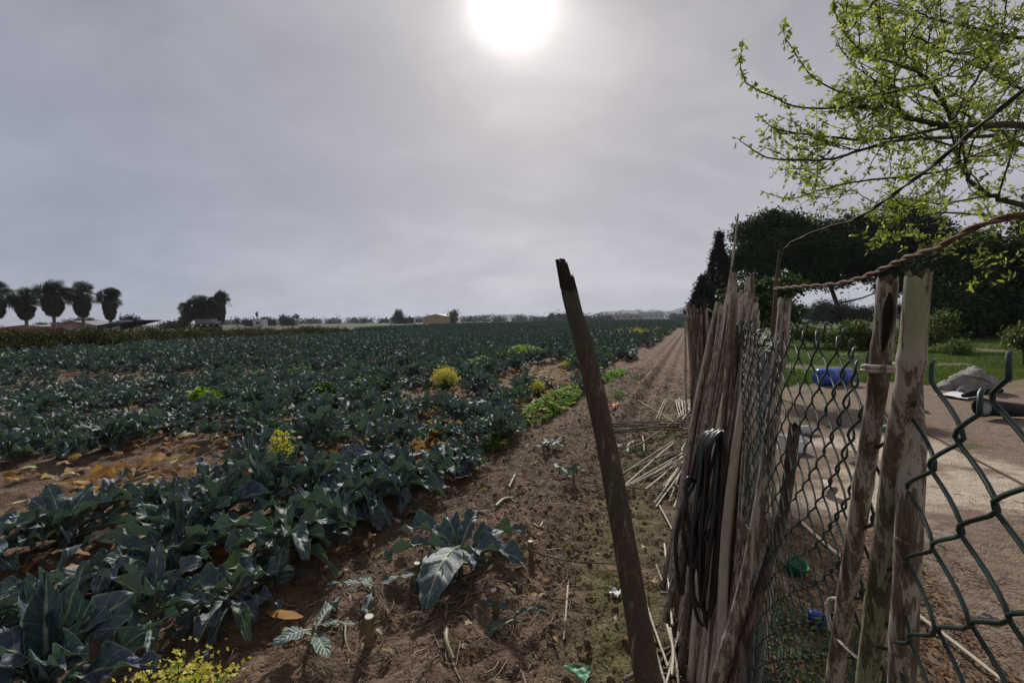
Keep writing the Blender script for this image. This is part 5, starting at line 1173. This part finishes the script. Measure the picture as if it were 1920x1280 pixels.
# ------------------------------------------------------------------ budding tree at the top right
tree_base = np.array([4.4, 2.7, 0.0]); rt = empty('budding_tree', tree_base, 'tree with fresh yellow-green leaves reaching in from the right', 'tree')
tm, lm = MB(), MB(); gb_ = np.random.default_rng(31)
crotch = tree_base + [-.1, -.05, 1.75]
tube(tm, resample([tree_base - [0, 0, .1], tree_base + [.05, 0, .9], crotch], 12), np.linspace(.10, .065, 12), 12)
leafp, leafn, leaft = [], [], []
def addleaves(P, dens=34.0, sz=1.0):
    L = np.sum(np.linalg.norm(np.diff(P, axis=0), axis=1)); n = int(L * dens)
    for q in gb_.random(n):
        x = q * (len(P) - 1); i_ = int(min(x, len(P) - 2)); p = P[i_] * (1 - (x - i_)) + P[i_ + 1] * (x - i_)
        for c_ in range(int(gb_.integers(1, 5))): leafp.append(p + gb_.normal(size=3) * .009); leaft.append(sz)
def limb(P, r_a, r_b, lv, twigs=0):
    P = np.asarray(P); n = max(8, int(np.sum(np.linalg.norm(np.diff(P, axis=0), axis=1)) / .04)); Q = resample(P, n)
    Q[1:-1] += gb_.normal(size=(n - 2, 3)) * r_b * .8
    tube(tm, Q, np.linspace(r_a, r_b, n), 7 if r_a > .008 else 5, 0, .5, cap=False)
    return Q
def grow(Q, r_, nchild, Lr, lv, lean=np.array([-.5, 0, .25])):
    for c_ in range(nchild):
        i_ = int(gb_.integers(int(len(Q) * .12), len(Q) - 1)); d0 = norm(Q[i_] - Q[i_ - 1]); d = norm(d0 * .7 + gb_.normal(size=3) * .55 * np.array([1, .9, .8]) + lean * .35)
        L = gb_.uniform(*Lr); p = Q[i_]; pts = [p]; k = 5
        for s_ in range(k):
            d = norm(d + gb_.normal(size=3) * .16 + np.array([0, 0, .07])); pn = p + d * L / k
            x_, y_, _z = proj(pn)
            if x_ < np.interp(y_, [-60, 0, 60, 120, 170, 210, 260, 330, 400, 470], [1590, 1560, 1545, 1600, 1560, 1450, 1420, 1425, 1520, 1620]) + 40 * (gb_.random() - .5): break
            p = pn; pts.append(p)
        if len(pts) < 3: continue
        C_ = limb(pts, r_, r_ * .35, lv); addleaves(C_, 22 if lv else 36)
        if lv > 0: grow(C_, r_ * .6, int(gb_.integers(2, 5)), (Lr[0] * .45, Lr[1] * .5), lv - 1, lean)
limbs = [
 ([(2260, 330, 2.7), (2080, 262, 2.6), (1920, 237, 2.5), (1790, 235, 2.4), (1748, 232, 2.4), (1700, 217, 2.35), (1672, 196, 2.35), (1652, 172, 2.3)], .026, .006, 12),
 ([(1705, 222, 2.35), (1645, 201, 2.3), (1605, 198, 2.3), (1596, 181, 2.3), (1562, 166, 2.25), (1528, 148, 2.25), (1503, 120, 2.2), (1488, 94, 2.2), (1473, 72, 2.2), (1468, 46, 2.2)], .006, .0016, 3),
 ([(1650, 205, 2.3), (1600, 201, 2.3), (1545, 204, 2.3), (1490, 200, 2.3), (1450, 182, 2.3), (1405, 160, 2.25), (1392, 138, 2.25), (1388, 110, 2.25), (1392, 78, 2.25)], .006, .0016, 3),
 ([(1780, 238, 2.4), (1650, 262, 2.5), (1560, 258, 2.5), (1500, 250, 2.5), (1450, 240, 2.5), (1420, 212, 2.5)], .009, .0016, 10),
 ([(1860, 255, 2.5), (1700, 262, 2.3), (1620, 280, 2.3), (1560, 298, 2.3), (1500, 300, 2.3), (1440, 296, 2.3), (1405, 276, 2.3), (1383, 260, 2.3)], .010, .0016, 16),
 ([(1785, 236, 2.4), (1772, 200, 2.4), (1745, 160, 2.4), (1710, 130, 2.4), (1672, 110, 2.4), (1652, 60, 2.4), (1640, 0, 2.4), (1635, -60, 2.4)], .011, .003, 10),
 ([(1787, 232, 2.4), (1800, 200, 2.5), (1830, 150, 2.6), (1872, 90, 2.7), (1885, 20, 2.8), (1900, -60, 2.8)], .010, .003, 12),
 ([(1762, 175, 2.4), (1728, 140, 2.2), (1640, 105, 2.1), (1610, 92, 2.1), (1575, 45, 2.1), (1560, -10, 2.1)], .007, .002, 8),
 ([(2260, 330, 2.7), (2060, 290, 2.9), (1920, 272, 2.9), (1850, 288, 2.9), (1780, 318, 2.8), (1700, 330, 2.7), (1600, 342, 2.7), (1540, 356, 2.7), (1480, 372, 2.7), (1425, 358, 2.7)], .014, .0016, 26),
 ([(2260, 345, 2.7), (2060, 400, 2.4), (1920, 385, 2.3), (1860, 366, 2.3), (1820, 340, 2.3), (1795, 300, 2.3), (1790, 262, 2.3)], .020, .006, 10),
 ([(2260, 345, 2.7), (2080, 420, 3.0), (1920, 410, 3.0), (1800, 400, 3.0), (1700, 395, 3.0), (1640, 380, 3.0), (1590, 350, 3.0)], .012, .002, 12),
 ([(2260, 330, 2.7), (2100, 180, 2.8), (1960, 90, 2.8), (1860, 60, 2.8), (1760, 40, 2.8), (1700, 10, 2.8)], .018, .003, 16),
 ([(1900, 75, 2.8), (1800, 100, 2.8), (1720, 70, 2.7), (1660, 40, 2.7), (1610, -10, 2.7)], .009, .002, 10),
 ([(2080, 262, 2.6), (1980, 200, 2.7), (1900, 160, 2.8), (1820, 120, 2.9), (1740, 100, 3.0)], .012, .002, 14),
 ([(2080, 420, 3.0), (1960, 440, 2.8), (1860, 450, 2.6), (1780, 460, 2.5), (1720, 470, 2.4)], .010, .002, 9),
 ([(1780, 318, 2.8), (1740, 360, 2.7), (1690, 400, 2.6), (1650, 440, 2.6), (1625, 470, 2.6)], .006, .0015, 5),
 ([(1920, 272, 2.9), (1860, 240, 3.1), (1780, 200, 3.2), (1700, 170, 3.2), (1640, 150, 3.2), (1590, 110, 3.2), (1560, 60, 3.2)], .010, .002, 12),
]
for pts, ra, rb_, nc in limbs:
    P3 = [U(*p) for p in pts]
    if pts[0][0] >= 2260: P3 = [crotch] + P3[1:] if False else [crotch, (crotch + P3[1]) / 2 + [0, 0, .12]] + P3[1:]
    Q = limb(P3, ra, rb_, 2)
    addleaves(Q[len(Q) // 2:] if ra > .007 else Q[len(Q) // 4:], 85 if ra < .008 else 30)
    grow(Q, max(.0028, rb_ * .9), int(nc * 1.15), (.25, .62), 1)
tm.build('trunk', M['twig'], rt)
lfv = np.array([[0, 0, 0], [.35, .2, .05], [.35, -.2, .05], [.75, .17, .03], [.75, -.17, .03], [1, 0, -.08], [.35, 0, 0], [.75, 0, -.03]])
lff = np.array([[0, 2, 6], [0, 6, 1], [3, 7, 5], [7, 4, 5]]); lf4 = np.array([[6, 7, 3, 1], [2, 4, 7, 6]])
LP = np.array(leafp); n = len(LP); Mx = randrot(n, gb_) * gb_.uniform(.018, .040, n)[:, None, None]; ti = np.clip(gb_.normal(.5, .22, n), 0, 1)
lm.inst(lfv, lff, Mx, LP, ti); lm.inst(lfv, lf4, Mx, LP, ti); lm.build('crown', M['plum'], rt)
print('leaves', n, 'plants', len(cand))

# ------------------------------------------------------------------ haze
hb_ = MB(); box(hb_, (0, 3000 - 200, 80 / 2 + 20 - 1), (11000, 7400, 122)); 
HAZE = True
if HAZE:
    hm = bpy.data.materials.new('haze air'); hm.use_nodes = True; t = hm.node_tree; t.nodes.clear(); o_ = t.nodes.new('ShaderNodeOutputMaterial'); v_ = t.nodes.new('ShaderNodeVolumePrincipled')
    v_.inputs['Density'].default_value = .00017; v_.inputs['Color'].default_value = (.66, .71, .84, 1); v_.inputs['Anisotropy'].default_value = .3; t.links.new(v_.outputs[0], o_.inputs['Volume'])
    ho = hb_.build('haze', hm, smoothf=False); tag(ho, 'thin pale haze fading the far hills', 'haze', kind='stuff')
for o in bpy.data.objects:
    if '_o' in o: del o['_o']
